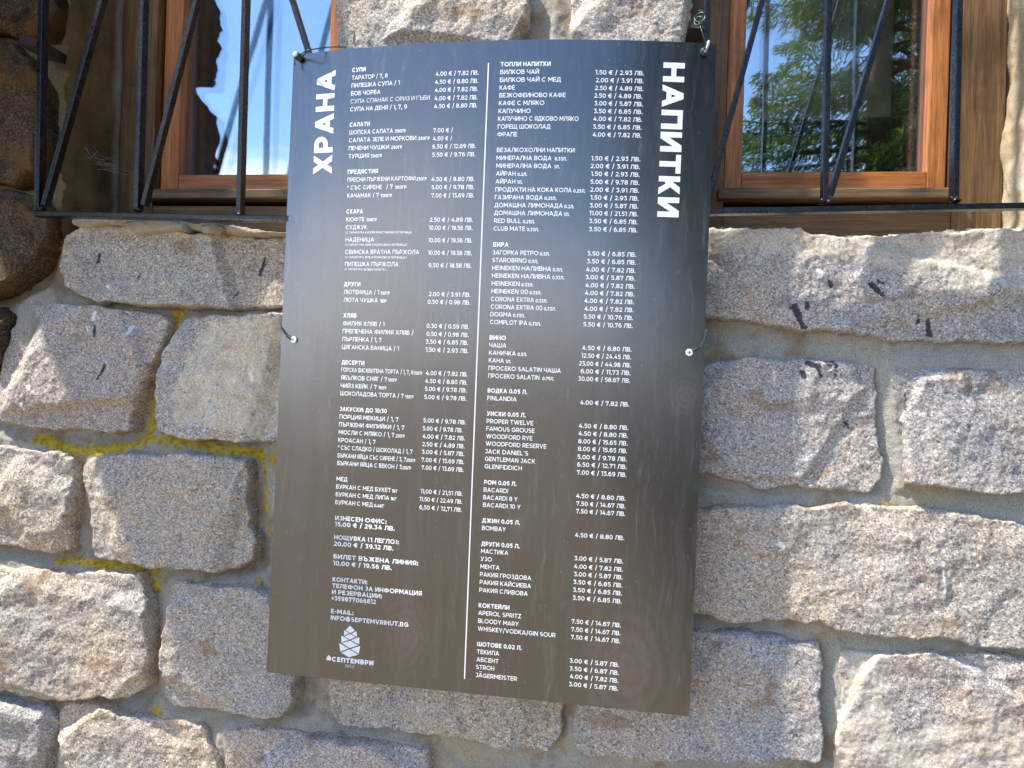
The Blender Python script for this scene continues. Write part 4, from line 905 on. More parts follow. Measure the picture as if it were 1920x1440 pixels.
TEXT = {
 'soups': """B|96.1|869.4|20.9|СУПИ
M|96.0|858.4|54.6|ТАРАТОР / 7, 8
M|96.0|847.4|73.0|ПИЛЕШКА СУПА / 1
M|95.7|836.2|44.9|БОБ ЧОРБА
L|95.3|825.0|118.6|СУПА СПАНАК С ОРИЗ И ГЪБИ
M|95.3|813.8|85.6|СУПА НА ДЕНЯ / 1, 7, 9""",
 'salads': """B|95.3|791.9|31.1|САЛАТИ
M|95.4|780.9|66.1|ШОПСКА САЛАТА
S|164.1|780.0|16.4|350ГР
M|95.3|769.8|101.0|САЛАТА ЗЕЛЕ И МОРКОВИ
S|198.9|768.9|16.9|250ГР
M|95.3|758.5|61.3|ПЕЧЕНИ ЧУШКИ
S|159.5|757.6|16.5|250ГР
M|95.4|747.2|31.5|ТУРШИЯ
S|129.5|746.3|16.8|300ГР""",
 'starters': """B|95.1|725.0|46.1|ПРЕДЯСТИЯ
M|95.2|713.8|101.9|ПРЕСНИ ПЪРЖЕНИ КАРТОФИ
S|198.5|712.9|14.8|250ГР
M|95.2|702.6|52.8|* СЪС СИРЕНЕ
M|154.6|702.6|9.6|/ 7
S|167.5|701.7|16.7|300ГР
M|95.5|691.2|48.3|КАЧАМАК / 7
S|146.3|690.3|17.1|300ГР""",
 'fp': """P|221.0|857.0|61.0|4.00 € / 7.82 ЛВ.
P|220.4|845.9|61.4|4.50 € / 8.80 ЛВ.
P|220.5|834.9|61.1|4.00 € / 7.82 ЛВ.
P|220.4|823.4|61.3|4.00 € / 7.82 ЛВ.
P|220.4|812.6|61.3|4.50 € / 8.80 ЛВ.
P|220.6|779.4|28.1|7.00 € /
P|220.4|768.2|27.5|4.50 € /
P|220.2|757.2|61.4|6.50 € / 12.69 ЛВ.
P|220.1|745.9|61.3|5.50 € / 9.76 ЛВ.
P|220.2|712.1|61.1|4.50 € / 8.80 ЛВ.
P|220.8|701.1|60.5|5.00 € / 9.78 ЛВ.
P|221.1|689.7|60.4|7.00 € / 13.69 ЛВ.
P|219.9|656.2|61.4|2.50 € / 4.89 ЛВ.
P|219.0|645.1|62.2|10.00 € / 19.56 ЛВ.
P|219.0|627.9|62.4|10.00 € / 19.56 ЛВ.
P|219.3|610.6|62.1|10.00 € / 19.56 ЛВ.
P|220.6|593.2|61.0|9.50 € / 18.58 ЛВ.
P|222.4|553.3|59.1|2.00 € / 3.91 ЛВ.
P|221.2|542.5|60.4|0.50 € / 0.98 ЛВ.
P|220.8|509.1|60.6|0.30 € / 0.59 ЛВ.
P|221.2|497.9|60.1|0.50 € / 0.98 ЛВ.
P|220.5|487.1|60.3|3.50 € / 6.85 ЛВ.
P|220.6|475.9|61.1|1.50 € / 2.93 ЛВ.
P|222.1|443.6|59.5|4.00 € / 7.82 ЛВ.
P|221.7|432.3|59.9|4.50 € / 8.80 ЛВ.
P|221.6|421.4|59.6|5.00 € / 9.78 ЛВ.
P|220.9|410.0|60.4|5.00 € / 9.78 ЛВ.
P|221.0|377.2|60.6|5.00 € / 9.78 ЛВ.
P|220.6|366.0|56.8|5.00 € / 9.78 ЛВ.
P|220.7|355.0|60.6|4.00 € / 7.82 ЛВ.
P|220.6|343.9|60.6|2.50 € / 4.89 ЛВ.
P|220.5|333.2|60.5|3.00 € / 5.87 ЛВ.
P|220.4|322.1|60.7|7.00 € / 13.69 ЛВ.
P|220.7|311.2|60.2|7.00 € / 13.69 ЛВ.
P|220.6|277.8|60.1|11,00 € / 21,51 ЛВ.
P|219.4|266.8|61.2|11.50 € / 22.49 ЛВ.
P|219.8|255.4|60.6|6,50 € / 12,71 ЛВ.""",
 'grill': """B|95.2|668.7|25.6|СКАРА
M|95.3|657.4|27.9|КЮФТЕ
S|126.3|656.5|15.9|108ГР
M|95.6|646.3|32.0|СУДЖУК
T|95.5|638.7|99.5|(С ГАРНИТУРА КИСЕЛИ КРАСТАВИЧКИ И ГОРЧИЦА)
M|95.8|628.7|43.3|НАДЕНИЦА
T|95.7|621.3|92.8|(С ГАРНИТУРА ЗЕЛЕ И МОРКОВИ И ЛЮТЕНИЦА)
M|95.8|611.3|110.5|СВИНСКА ВРАТНА ПЪРЖОЛА
T|95.7|603.6|92.6|(С ГАРНИТУРА ЗЕЛЕ И МОРКОВИ И ЛЮТЕНИЦА)
M|96.0|594.1|80.8|ПИЛЕШКА ПЪРЖОЛА
T|95.9|586.5|61.9|(С ГАРНИТУРА ЗЕЛЕНА САЛАТА)""",
 'sides': """B|95.9|565.4|25.0|ДРУГИ
M|96.0|554.3|53.4|ЛЮТЕНИЦА / 1
S|151.9|553.4|13.2|50ГР
M|96.1|543.1|51.7|ЛЮТА ЧУШКА
S|151.5|542.2|9.4|1БР""",
 'bread': """B|96.4|520.9|20.4|ХЛЯБ
M|96.5|509.7|62.6|ФИЛИЯ ХЛЯБ / 1
M|96.4|498.6|105.9|ПРЕПЕЧЕНА ФИЛИЯ ХЛЯБ /
M|96.5|487.3|59.3|ПЪРЛЕНКА / 1, 7
M|96.4|476.0|85.1|ЦИГАНСКА БАНИЦА / 1""",
 'desserts': """B|96.5|454.0|34.6|ДЕСЕРТИ
M|96.6|443.5|85.9|ГОРСКА БИСКВИТЕНА ТОРТА
M|185.1|443.5|19.0|/ 1, 7, 8
S|205.2|442.6|11.6|150ГР
M|96.7|432.3|69.3|ЯБЪЛКОВ СНЯГ / 7
S|167.6|431.4|12.5|100ГР
M|96.4|420.8|54.7|ЧИЙЗ КЕЙК / 7
S|153.6|419.9|11.6|150ГР
M|96.5|409.9|94.6|ШОКОЛАДОВА ТОРТА / 7
S|193.3|409.0|12.2|150ГР""",
 'breakfast': """B|96.3|387.5|71.0|ЗАКУСКИ: ДО 10:30
M|96.5|376.5|88.4|ПОРЦИЯ МЕКИЦИ / 1, 7
M|96.3|365.4|97.5|ПЪРЖЕНИ ФИЛИЙКИ / 1, 7
M|96.2|354.3|83.3|МЮСЛИ С МЛЯКО / 1, 7
S|181.5|353.4|13.0|250ГР
M|96.0|343.1|56.1|КРОАСАН / 1, 7
M|95.9|332.3|110.9|* СЪС СЛАДКО / ШОКОЛАД / 1, 7
M|95.9|320.9|101.8|БЪРКАНИ ЯЙЦА СЪС СИРЕНЕ / 3, 7
S|198.4|320.0|13.0|250ГР
M|95.8|310.0|96.1|БЪРКАНИ ЯЙЦА С БЕКОН / 3
S|192.8|309.1|12.7|250ГР""",
 'honey': """M|95.5|287.4|16.5|МЕД
M|95.3|276.3|81.9|БУРКАН С МЕД БУКЕТ
S|178.9|275.4|8.2|1КГ
M|95.2|265.3|79.9|БУРКАН С МЕД ЛИПА
S|177.3|264.4|8.7|1КГ
M|95.0|254.0|56.2|БУРКАН С МЕД
S|153.2|253.1|14.8|0.4КГ""",
 'info': """G|95.6|231.4|76.8|ИЗНЕСЕН ОФИС:
G|95.4|222.6|89.2|15.00 € / 29.34 ЛВ.
G|95.2|203.9|96.4|НОЩУВКА (1 ЛЕГЛО):
G|95.0|194.5|88.6|20.00 € / 39.12 ЛВ.
G|95.3|176.3|125.3|БИЛЕТ ВЪЖЕНА ЛИНИЯ:
G|95.0|166.7|87.3|10.00 € / 19.56 ЛВ.""",
 'contacts': """G|95.1|143.4|52.2|КОНТАКТИ:
G|94.9|134.3|132.8|ТЕЛЕФОН ЗА ИНФОРМАЦИЯ
G|94.9|125.3|74.6|И РЕЗЕРВАЦИИ:
G|94.6|116.4|66.4|+359877066812
G|94.6|97.6|33.7|E-MAIL:
G|94.6|88.3|115.4|INFO@SEPTEMVRIHUT.BG""",
 'logo': """H|98.5|29.1|62.1|СЕПТЕМВРИ
N|118.1|21.2|14.1|1952""",
 'hotdrinks': """B|312.1|867.4|68.3|ТОПЛИ НАПИТКИ
M|311.9|857.0|53.1|БИЛКОВ ЧАЙ
M|311.8|846.4|83.2|БИЛКОВ ЧАЙ С МЕД
M|311.8|835.9|21.1|КАФЕ
M|311.8|825.6|90.3|БЕЗКОФЕИНОВО КАФЕ
M|311.7|815.0|62.1|КАФЕ С МЛЯКО
M|311.5|804.3|44.1|КАПУЧИНО
M|311.3|793.9|109.6|КАПУЧИНО С ЯДКОВО МЛЯКО
M|311.4|783.2|71.9|ГОРЕЩ ШОКОЛАД
M|311.2|772.7|27.4|ФРАПЕ""",
 'softdrinks': """M|311.3|751.5|106.0|БЕЗАЛКОХОЛНИ НАПИТКИ
M|311.1|740.7|75.4|МИНЕРАЛНА ВОДА
S|390.7|739.8|16.2|0.33Л.
M|311.2|730.0|75.4|МИНЕРАЛНА ВОДА
S|390.5|729.1|7.2|1Л.
M|311.2|719.5|27.2|АЙРАН
S|340.8|718.6|13.0|0.2Л.
M|311.0|708.8|27.3|АЙРАН
S|340.8|707.9|7.1|1Л.
M|311.1|697.9|104.3|ПРОДУКТИ НА КОКА КОЛА
S|417.5|697.0|16.1|0.25Л.
M|310.9|687.4|65.6|ГАЗИРАНА ВОДА
S|379.0|686.5|15.9|0.25Л.
M|310.8|676.7|93.3|ДОМАШНА ЛИМОНАДА
S|406.3|675.8|13.1|0.2Л.
M|310.8|666.1|93.1|ДОМАШНА ЛИМОНАДА
S|406.2|665.2|7.2|1Л.
M|311.0|655.4|37.2|RED BULL
S|350.7|654.5|16.1|0.25Л.
M|310.8|644.8|43.3|CLUB MATE
S|356.6|643.9|16.0|0.33Л.""",
 'dp': """P|440.7|856.3|64.7|1.50 € / 2.93 ЛВ.
P|441.7|845.8|63.7|2.00 € / 3.91 ЛВ.
P|441.0|835.4|64.4|2.50 € / 4.89 ЛВ.
P|440.4|825.2|64.0|2.50 € / 4.89 ЛВ.
P|441.0|814.9|64.6|3.00 € / 5.87 ЛВ.
P|440.7|804.5|64.8|3.50 € / 6.85 ЛВ.
P|440.4|794.2|65.0|4.00 € / 7.82 ЛВ.
P|440.4|783.6|64.8|3.50 € / 6.85 ЛВ.
P|440.3|773.1|65.0|4.00 € / 7.82 ЛВ.
P|439.8|741.2|65.5|1.50 € / 2.93 ЛВ.
P|439.3|730.9|65.9|2.00 € / 3.91 ЛВ.
P|440.3|720.5|64.9|1.50 € / 2.93 ЛВ.
P|440.0|709.7|65.2|5.00 € / 9.78 ЛВ.
P|440.2|699.2|65.1|2.00 € / 3.91 ЛВ.
P|440.8|688.6|64.4|1.50 € / 2.93 ЛВ.
P|440.4|678.0|64.7|3.00 € / 5.87 ЛВ.
P|440.3|667.6|64.7|11.00 € / 21.51 ЛВ.
P|440.5|657.0|64.6|3.50 € / 6.85 ЛВ.
P|440.6|646.1|64.6|3.50 € / 6.85 ЛВ.
P|439.7|613.3|65.2|3.50 € / 6.85 ЛВ.
P|439.6|602.8|65.4|3.50 € / 6.85 ЛВ.
P|438.8|591.8|66.1|4.00 € / 7.82 ЛВ.
P|438.6|581.4|66.2|3.00 € / 5.87 ЛВ.
P|438.7|570.6|65.9|4.00 € / 7.82 ЛВ.
P|438.6|560.1|65.9|4.00 € / 7.82 ЛВ.
P|438.2|549.6|66.3|4.00 € / 7.82 ЛВ.
P|438.7|538.9|65.8|4.00 € / 7.82 ЛВ.
P|438.1|528.3|66.1|5.50 € / 10.76 ЛВ.
P|438.2|517.6|66.0|5.50 € / 10.76 ЛВ.
P|437.9|485.9|66.0|4.50 € / 8.80 ЛВ.
P|437.3|475.4|66.4|12.50 € / 24.45 ЛВ.
P|434.5|464.6|69.3|23.00 € / 44.98 ЛВ.
P|437.2|454.2|66.6|6.00 € / 11.73 ЛВ.
P|434.4|443.9|69.3|30.00 € / 58.67 ЛВ.
P|438.0|411.9|65.7|4.00 € / 7.82 ЛВ.
P|437.4|380.3|66.5|4.50 € / 8.80 ЛВ.
P|437.5|369.9|66.4|4.50 € / 8.80 ЛВ.
P|437.7|359.3|66.1|8.00 € / 15.65 ЛВ.
P|437.8|349.0|65.9|8.00 € / 15.65 ЛВ.
P|437.4|338.0|66.2|5.00 € / 9.78 ЛВ.
P|437.5|327.6|66.3|6.50 € / 12.71 ЛВ.
P|437.6|316.9|66.3|7.00 € / 13.69 ЛВ.
P|437.6|285.0|66.6|4.50 € / 8.80 ЛВ.
P|438.4|274.5|66.0|7.50 € / 14.67 ЛВ.
P|438.4|264.1|66.0|7.50 € / 14.67 ЛВ.
P|438.3|231.6|66.1|4.50 € / 8.80 ЛВ.
P|438.7|199.9|65.6|3.00 € / 5.87 ЛВ.
P|438.6|188.9|65.8|4.00 € / 7.82 ЛВ.
P|439.0|178.3|65.5|3.00 € / 5.87 ЛВ.
P|438.6|167.5|66.0|3.50 € / 6.85 ЛВ.
P|438.5|156.7|66.1|3.50 € / 6.85 ЛВ.
P|438.5|145.8|66.1|3.50 € / 6.85 ЛВ.
P|438.4|113.5|66.5|7.50 € / 14.67 ЛВ.
P|438.3|102.6|66.5|7.50 € / 14.67 ЛВ.
P|438.4|92.0|66.3|7.50 € / 14.67 ЛВ.
P|437.7|59.7|66.9|3.00 € / 5.87 ЛВ.
P|438.2|48.9|66.6|3.50 € / 6.87 ЛВ.
P|438.9|38.3|65.7|4.00 € / 7.82 ЛВ.
P|438.1|27.5|66.6|3.00 € / 5.87 ЛВ.""",
 'beer': """B|310.9|622.9|21.5|БИРА
M|310.5|612.1|62.9|ЗАГОРКА РЕТРО
S|375.6|611.2|13.0|0.5Л.
M|310.5|601.7|47.5|STAROBRNO
S|360.3|600.8|13.1|0.5Л.
M|310.8|591.1|81.0|HEINEKEN НАЛИВНА
S|394.1|590.2|13.3|0.5Л.
M|310.8|580.5|80.5|HEINEKEN НАЛИВНА
S|393.7|579.6|15.9|0.33Л.
M|310.9|569.8|38.7|HEINEKEN
S|351.9|568.9|16.2|0.33Л.
M|310.8|559.2|50.5|HEINEKEN 00
S|363.6|558.3|15.8|0.33Л.
M|310.7|548.4|59.4|CORONA EXTRA
S|372.3|547.5|15.8|0.33Л.
M|310.8|537.9|71.0|CORONA EXTRA 00
S|384.0|537.0|15.8|0.33Л.
M|310.6|527.6|29.2|DOGMA
S|342.1|526.7|15.8|0.33Л.
M|310.7|516.9|51.3|COMPLOT IPA
S|364.2|516.0|16.0|0.33Л.""",
 'wine': """B|310.7|495.6|22.8|ВИНО
M|310.6|485.3|23.8|ЧАША
M|310.8|474.8|37.2|КАНИЧКА
S|350.4|473.9|12.8|0.5Л.
M|310.8|464.4|21.1|КАНА
S|334.3|463.5|7.1|1Л.
M|310.7|453.7|99.7|ПРОСЕКО SALATIN ЧАША
M|310.8|443.1|70.7|ПРОСЕКО SALATIN
S|385.6|442.2|15.8|0.75Л.""",
 'vodka': """B|310.7|422.8|54.5|ВОДКА 0.05 Л.
M|310.7|412.3|40.7|FINLANDIA""",
 'whisky': """B|310.9|391.0|53.6|УИСКИ 0.05 Л.
M|310.9|380.6|64.6|PROPER TWELVE
M|310.8|370.2|66.8|FAMOUS GROUSE
M|310.9|359.8|64.2|WOODFORD RYE
M|310.7|349.6|84.0|WOODFORD RESERVE
M|310.5|338.8|59.8|JACK DANIEL`S
M|310.5|328.4|69.5|GENTLEMAN JACK
M|310.4|318.0|51.9|GLENFIDDICH""",
 'rum': """B|310.4|296.1|45.0|РОМ 0.05 Л.
M|310.3|285.7|34.2|BACARDI
M|310.2|275.1|47.7|BACARDI 8 Y
M|310.2|264.7|52.3|BACARDI 10 Y""",
 'gin': """B|309.8|243.1|52.5|ДЖИН 0.05 Л.
M|309.9|232.6|33.3|BOMBAY""",
 'spirits': """B|309.8|210.7|53.3|ДРУГИ 0.05 Л.
M|309.8|200.4|38.0|МАСТИКА
M|309.6|189.6|15.7|УЗО
M|309.7|178.9|26.9|МЕНТА
M|309.5|168.1|71.5|РАКИЯ ГРОЗДОВА
M|309.6|157.2|71.5|РАКИЯ КАЙСИЕВА
M|309.4|146.3|67.6|РАКИЯ СЛИВОВА""",
 'cocktails': """B|309.3|124.8|43.1|КОКТЕЙЛИ
M|309.1|114.3|59.9|APEROL SPRITZ
M|309.2|103.2|56.7|BLOODY MARY
M|309.2|92.3|107.9|WHISKEY/VODKA/GIN SOUR""",
 'shots': """B|309.1|70.7|62.2|ШОТОВЕ 0.02 Л.
M|309.1|60.0|31.4|ТЕКИЛА
M|309.0|49.1|31.1|АБСЕНТ
M|308.8|38.5|25.6|STROH
M|308.7|27.2|57.9|JÄGERMEISTER""",
}
TREES = [('A', 3.05, -7.6, 0.4, 1.0, 'sunlit spruce with drooping branches, nearest the building'),
         ('B', 5.0, -10.2, 1.7, 1.0, 'spruce standing just behind the nearest spruce, to its outer side'),
         ('B', 6.6, -14.5, 2.9, 1.15, 'tall spruce in the gap behind the two front spruces'),
         ('B', 9.6, -5.6, 4.2, 0.95, 'lone spruce farthest towards the right end of the building'),
         ('B', 12.5, -12.0, 5.2, 1.25, 'tallest spruce, at the outer back of the group')]
for sec, rows in TEXT.items():
    pr = Print()
    for r in rows.split('\n'):
        kd, x, z, w, txt = r.split('|', 4)
        cap, t = CAPW[kd]
        pr.line(txt, float(x), float(z), float(w), cap, t)
    nm = {'fp': 'price_column', 'dp': 'price_column', 'logo': 'hut_name'}.get(sec, 'menu_section')
    pr.build(nm, MAT['print_white'], board)
pr = Print(); pr.turned('ХРАНА', 40.6, 70.0, 723.3, 871.5, .235, True); pr.build('heading', MAT['print_white'], board)
pr = Print(); pr.turned('НАПИТКИ', 530.7, 559.0, 665.0, 871.8, .235, False); pr.build('heading', MAT['print_white'], board)
# the line between the two columns
pr = Print(); zz = np.linspace(19.7, 869.8, 61)
for i, z in enumerate(zz):
    xc = 293.0 + (295.2 - 293.0) * (z - 19.7) / 850.1; pr.V += [(xc - .8, z), (xc + .8, z)]; pr.L += [0, 0]
    if i: pr.F.append((2 * i - 2, 2 * i - 1, 2 * i + 1, 2 * i))
pr.build('divider_line', MAT['print_white'], board)
# pine cone emblem: scales as separate white shapes with dark gaps, and the little house
def cone_mm(px, py): return (124.9 + (px - 667) * .1885 + (py - 1070) * .006, 79.2 - (py - 945) * .181 + (px - 667) * .012)
pr = Print()
SC = [[(667, 945), (706, 982), (668, 1002), (630, 982)],
      [(620, 983), (661, 1005), (617, 1026)], [(719, 986), (720, 1030), (676, 1008)], [(668, 1011), (712, 1032), (664, 1055), (622, 1031)],
      [(598, 1024), (607, 1029), (656, 1058), (596, 1080)], [(740, 1038), (739, 1090), (674, 1060), (728, 1036)], [(666, 1064), (733, 1096), (662, 1122), (602, 1084)],
      [(580, 1084), (592, 1090), (653, 1126), (590, 1152)], [(747, 1102), (737, 1164), (670, 1130), (738, 1104)], [(661, 1132), (732, 1170), (660, 1195), (597, 1160)],
      [(590, 1156), (594, 1158), (598, 1166)]]
for P in SC:
    b = len(pr.V); pr.V += [cone_mm(*p) for p in P]; pr.L += [0] * len(P); pr.F.append(tuple(range(b, b + len(P))))
pr.build('emblem', MAT['print_white'], board)
pr = Print(); b = [(475, 1219), (511, 1223), (512, 1200), (494, 1178), (476, 1197)]
hx = lambda px, py: (90.4 + (px - 475) * .1885, 26.2 - (py - 1221) * .181 + (px - 475) * .02)
pr.V += [hx(*p) for p in b]; pr.L += [0] * 5; pr.F.append((0, 1, 2, 3, 4)); pr.build('house_mark', MAT['print_white'], board)

# screws, bolts and wires
def dirs(x, z):
    p = on_board(x, z); ex = on_board(x + .001, z) - p; ez = on_board(x, z + .001) - p
    ex /= np.linalg.norm(ex); ez /= np.linalg.norm(ez); return p, ex, ez, np.cross(ex, ez)
def screw(x, z, r=.0048, turn=.3, lift=.0022):
    p, ex, ez, en = dirs(x, z)
    bm = bmesh.new(); rings = [(0, .72), (lift * .4, 1.0), (lift * .8, .98), (lift, .86)]; prev = None; N = 28
    for h, k_ in rings:
        ring_ = [bm.verts.new(p + ex * math.cos(a) * r * k_ + ez * math.sin(a) * r * k_ + en * h) for a in np.linspace(0, 2 * math.pi, N, endpoint=False)]
        if prev:
            for i in range(N): bm.faces.new((prev[i], prev[(i + 1) % N], ring_[(i + 1) % N], ring_[i]))
        prev = ring_
    bm.faces.new(prev)
    s = bm_obj('screw', bm, MAT['screw'], board)
    bm = bmesh.new()
    for a in (turn, turn + math.pi / 2):
        d = ex * math.cos(a) + ez * math.sin(a); e = -ex * math.sin(a) + ez * math.cos(a)
        vs = [bm.verts.new(p + d * sx * r * .52 + e * sy * r * (.07 if abs(sx) > .5 else .15) + en * (lift + .00012 + .00003 * (a > turn))) for sx, sy in ((-1, -1), (0, -1), (1, -1), (1, 1), (0, 1), (-1, 1))]
        bm.faces.new(vs)
    bm_obj('cross_slot', bm, MAT['slot'], s)
screw(.0212, .4841, turn=.55, lift=.0034); screw(.5802, .4847, turn=.1, lift=.0026)
def bp(x, z, off): return on_board(x, z, off)
def loop(name, c, ex, ez, r, turns, wob, rad, seed):
    rs = np.random.RandomState(seed); en = np.cross(ex, ez)
    return [c + ex * r * (1 + wob * rs.randn() * .4) * math.cos(a) + ez * r * (1 + wob * rs.randn() * .4) * math.sin(a) + en * (a / (2 * math.pi) * rad * 1.6) for a in np.linspace(0, turns * 2 * math.pi, int(turns * 10))]
def wire(pts, r=.0008, m='wire'): tube_obj('tie_wire', MAT[m], board, pts, r, 8)
def twist(a, b, r, turns, ph):
    a, b = np.array(a), np.array(b); d = b - a; L = np.linalg.norm(d); d = d / L; u = np.cross(d, [0, 0.98, .2]); u /= np.linalg.norm(u); w = np.cross(d, u)
    return [a + d * L * t + (u * math.cos(ph + t * turns * 6.283) + w * math.sin(ph + t * turns * 6.283)) * r for t in np.linspace(0, 1, int(turns * 8) + 2)]
# left side: two strands from behind the edge to a twisted knot at the screw
e0, e1 = bp(-.002, .501, -.012), bp(.0005, .4985, .0012)
wire([e0, bp(-.0022, .5005, -.002), e1, bp(.005, .4945, .003), bp(.0105, .489, .0025)], .0008)
wire([bp(-.002, .506, -.012), bp(-.0018, .504, .0005), bp(.004, .496, .0022), bp(.0115, .4885, .002)], .0008)
for ph in (0, 2.1, 4.2): wire(twist(bp(.0100, .4895, .0026), bp(.0185, .4845, .0024), .0012, 2.0, ph), .0008)
# right side
wire([bp(.6025, .520, -.012), bp(.6018, .5165, -.001), bp(.6008, .5095, .0012), bp(.598, .4995, .0018), bp(.5935, .4925, .002)], .0008)
for ph in (0, 3.14): wire(twist(bp(.5940, .4928, .0022), bp(.5845, .4868, .0022), .0011, 2.2, ph), .0008)
wire([bp(.5920, .4912, .003), bp(.5912, .4935, .0038), bp(.5905, .4965, .0034)], .0007)
# upper left: bolt, wire wound on it, wire running off to the right behind the pier
def bolt(x, z, r, ln, lean=(0, 0)):
    p, ex, ez, en = dirs(x, z)
    V, F = tube([p + en * .0002, p + en * ln * .6 + (ex * lean[0] + ez * lean[1]) * .6, p + en * ln + ex * lean[0] + ez * lean[1]], [r * .8, r * .8, r * .8], 14)
    o = link('bolt', np_mesh('bolt', V, F), MAT['rust'], board)
    bm = bmesh.new(); c = p + en * ln + ex * lean[0] + ez * lean[1]
    bmesh.ops.create_uvsphere(bm, u_segments=18, v_segments=12, radius=1.0)
    for v in bm.verts: a = v.co.copy(); v.co = Vector(c + (ex * a.x + ez * a.y) * r * .95 + en * a.z * r * .5)
    bm_obj('bolt_head', bm, MAT['screw'], o, True)
    return p, ex, ez, en
p, ex, ez, en = bolt(.0130, .8925, .0042, .012, (-.0022, .0022))
for q, (hh, rr) in enumerate(((.002, .0044), (.0042, .0047), (.0066, .0045), (.0088, .0042))):
    wire([p + en * (hh + .0016 * a / 6.283) + (ex * math.cos(a + q) * rr + ez * math.sin(a + q) * rr * .9) + ex * (-.0022 * hh / .012) + ez * .0022 * hh / .012 for a in np.linspace(0, 6.6, 16)], .00095)
wire([p + en * .008 + ex * -.004, p + en * .010 + ex * -.0045 + ez * -.006, p + en * .009 + ex * -.0035 + ez * -.0125], .0009)
A = [p + en * .006 + ez * .003, np.array(at(575, 95, -.075)), np.array(at(590, 92, -.07)), np.array(at(609, 89, -.058)), np.array(at(628, 88, -.035)), np.array(at(650, 88, .0))]
wire(A, .0009)
wire([A[1] + np.array([-.002, 0, -.001]), np.array(at(573, 99, -.07)), p + en * .004 + ex * .003], .0009)
# upper right: hook through the corner, wire up to the bracket of the grille
p, ex, ez, en = bolt(.5835, .8868, .0030, .004)
wire(loop('x', p + en * .002, ex, ez, .0044, 2.6, .08, .001, 4), .0009)
wire(loop('x', p + en * .0045, ex, ez, .0030, 1.6, .1, .001, 5), .0009)
wire([p + en * .004 + ex * .001, p + en * .007 + ex * .003 + ez * .006, p + en * .006 + ex * .0045 + ez * .0125, bp(.5885, .9012, -.002)], .0019, 'wire_pale')
top = np.array(at(1310, 41, -.052))
wire([bp(.5885, .9012, -.002), np.array(at(1321, 74, -.06)), np.array(at(1316, 58, -.06)), top], .0010)
for q in range(3):
    wire([top + np.array([math.cos(a) * .0055 * (1 + .1 * q), -.006 + .010 * math.sin(a * .5 + q), math.sin(a) * .0075]) for a in np.linspace(q, q + 7.2, 20)], .0008)
wire([top, top + np.array([.004, -.004, .006]), top + np.array([.0055, -.006, .0125])], .0008)

# an old cobweb in the corner of the left reveal
rsw = np.random.RandomState(4); WV, WF = [], []
for q in range(26):
    c = np.array([at(rsw.uniform(165, 215), rsw.uniform(296, 322), .07)]) [0]
    x = OPEN_L[0] + .006; y0, z0 = rsw.uniform(.03, .09), Z(200, rsw.uniform(298, 322), .08)
    L, b = rsw.uniform(.01, .045), rsw.uniform(-.004, .010)
    tv, tf = tube(spline([(x + .004 * k + rsw.uniform(0, .002), y0 + L * k / 3, z0 + b * (k - 1.5) ** 2 * .5 + rsw.uniform(-.002, .002)) for k in range(4)], 4), .00011 + .00012 * (q < 3), 4)
    n0 = len(WV); WV += tv; WF += [tuple(n0 + i for i in f) for f in tf]
web = link('cobweb', np_mesh('cobweb', WV, WF), m_simple('cobweb silk', (0.5, 0.48, 0.45), 0.8, 0, 0, 300, 0.05))
tag(web, 'wispy pale cobweb strands on the dark reveal of the left window', 'cobweb')

# ------------------------------------------------------------------ the place behind the camera, seen in the glass and the gloss
def m_ground():
    t = NT('dusty ground'); v = t.obj()
    c = t.ramp(t.noise(v, 0.6, 6, 0.65), [(0.25, (0.28, 0.21, 0.13)), (0.5, (0.40, 0.315, 0.20)), (0.66, (0.34, 0.27, 0.17)), (0.76, (0.12, 0.13, 0.05))])
    sx = t.n('ShaderNodeSeparateXYZ'); t.set(sx.inputs[0], v)          # dark needle litter, painting in the shade under the spruces
    lit = t.rng(t.math('ADD', sx.outputs['X'], t.math('MULTIPLY', t.math('SUBTRACT', t.noise(v, 1.3, 5, 0.6), 0.5), 1.6)), 0.35, 0.9)
    c = t.mix(lit, c, t.ramp(t.noise(v, 6, 5, 0.65), [(0.3, (0.030, 0.022, 0.014)), (0.6, (0.065, 0.046, 0.028)), (0.75, (0.05, 0.06, 0.02))]))
    c = t.mix(0.5, c, t.ramp(t.noise(v, 40, 4, 0.7), [(0.3, (0.5, 0.5, 0.5)), (0.7, (1.4, 1.4, 1.4))]), 'MULTIPLY')
    t.bsdf(c, 0.95, t.bump(t.noise(v, 30, 5, 0.7), 0.6, 0.03)); return t.m
gm = m_ground()
n = 60; gx, gy = np.meshgrid(np.linspace(-1, 1, n + 1), np.linspace(-1, 1, n + 1))
gx, gy = np.sign(gx) * np.abs(gx) ** 3 * 900, np.sign(gy) * np.abs(gy) ** 3 * 900
gzv = 0.10 * perlin(gx * .15, gy * .15, 2) * np.clip((np.abs(gy) + np.abs(gx)) / 6 - .4, 0, 1) - .004
ground = link('ground', np_mesh('ground', np.stack([gx, gy, gzv], -1).reshape(-1, 3), grid_faces(n, n)), gm); tag(ground, kind='structure')
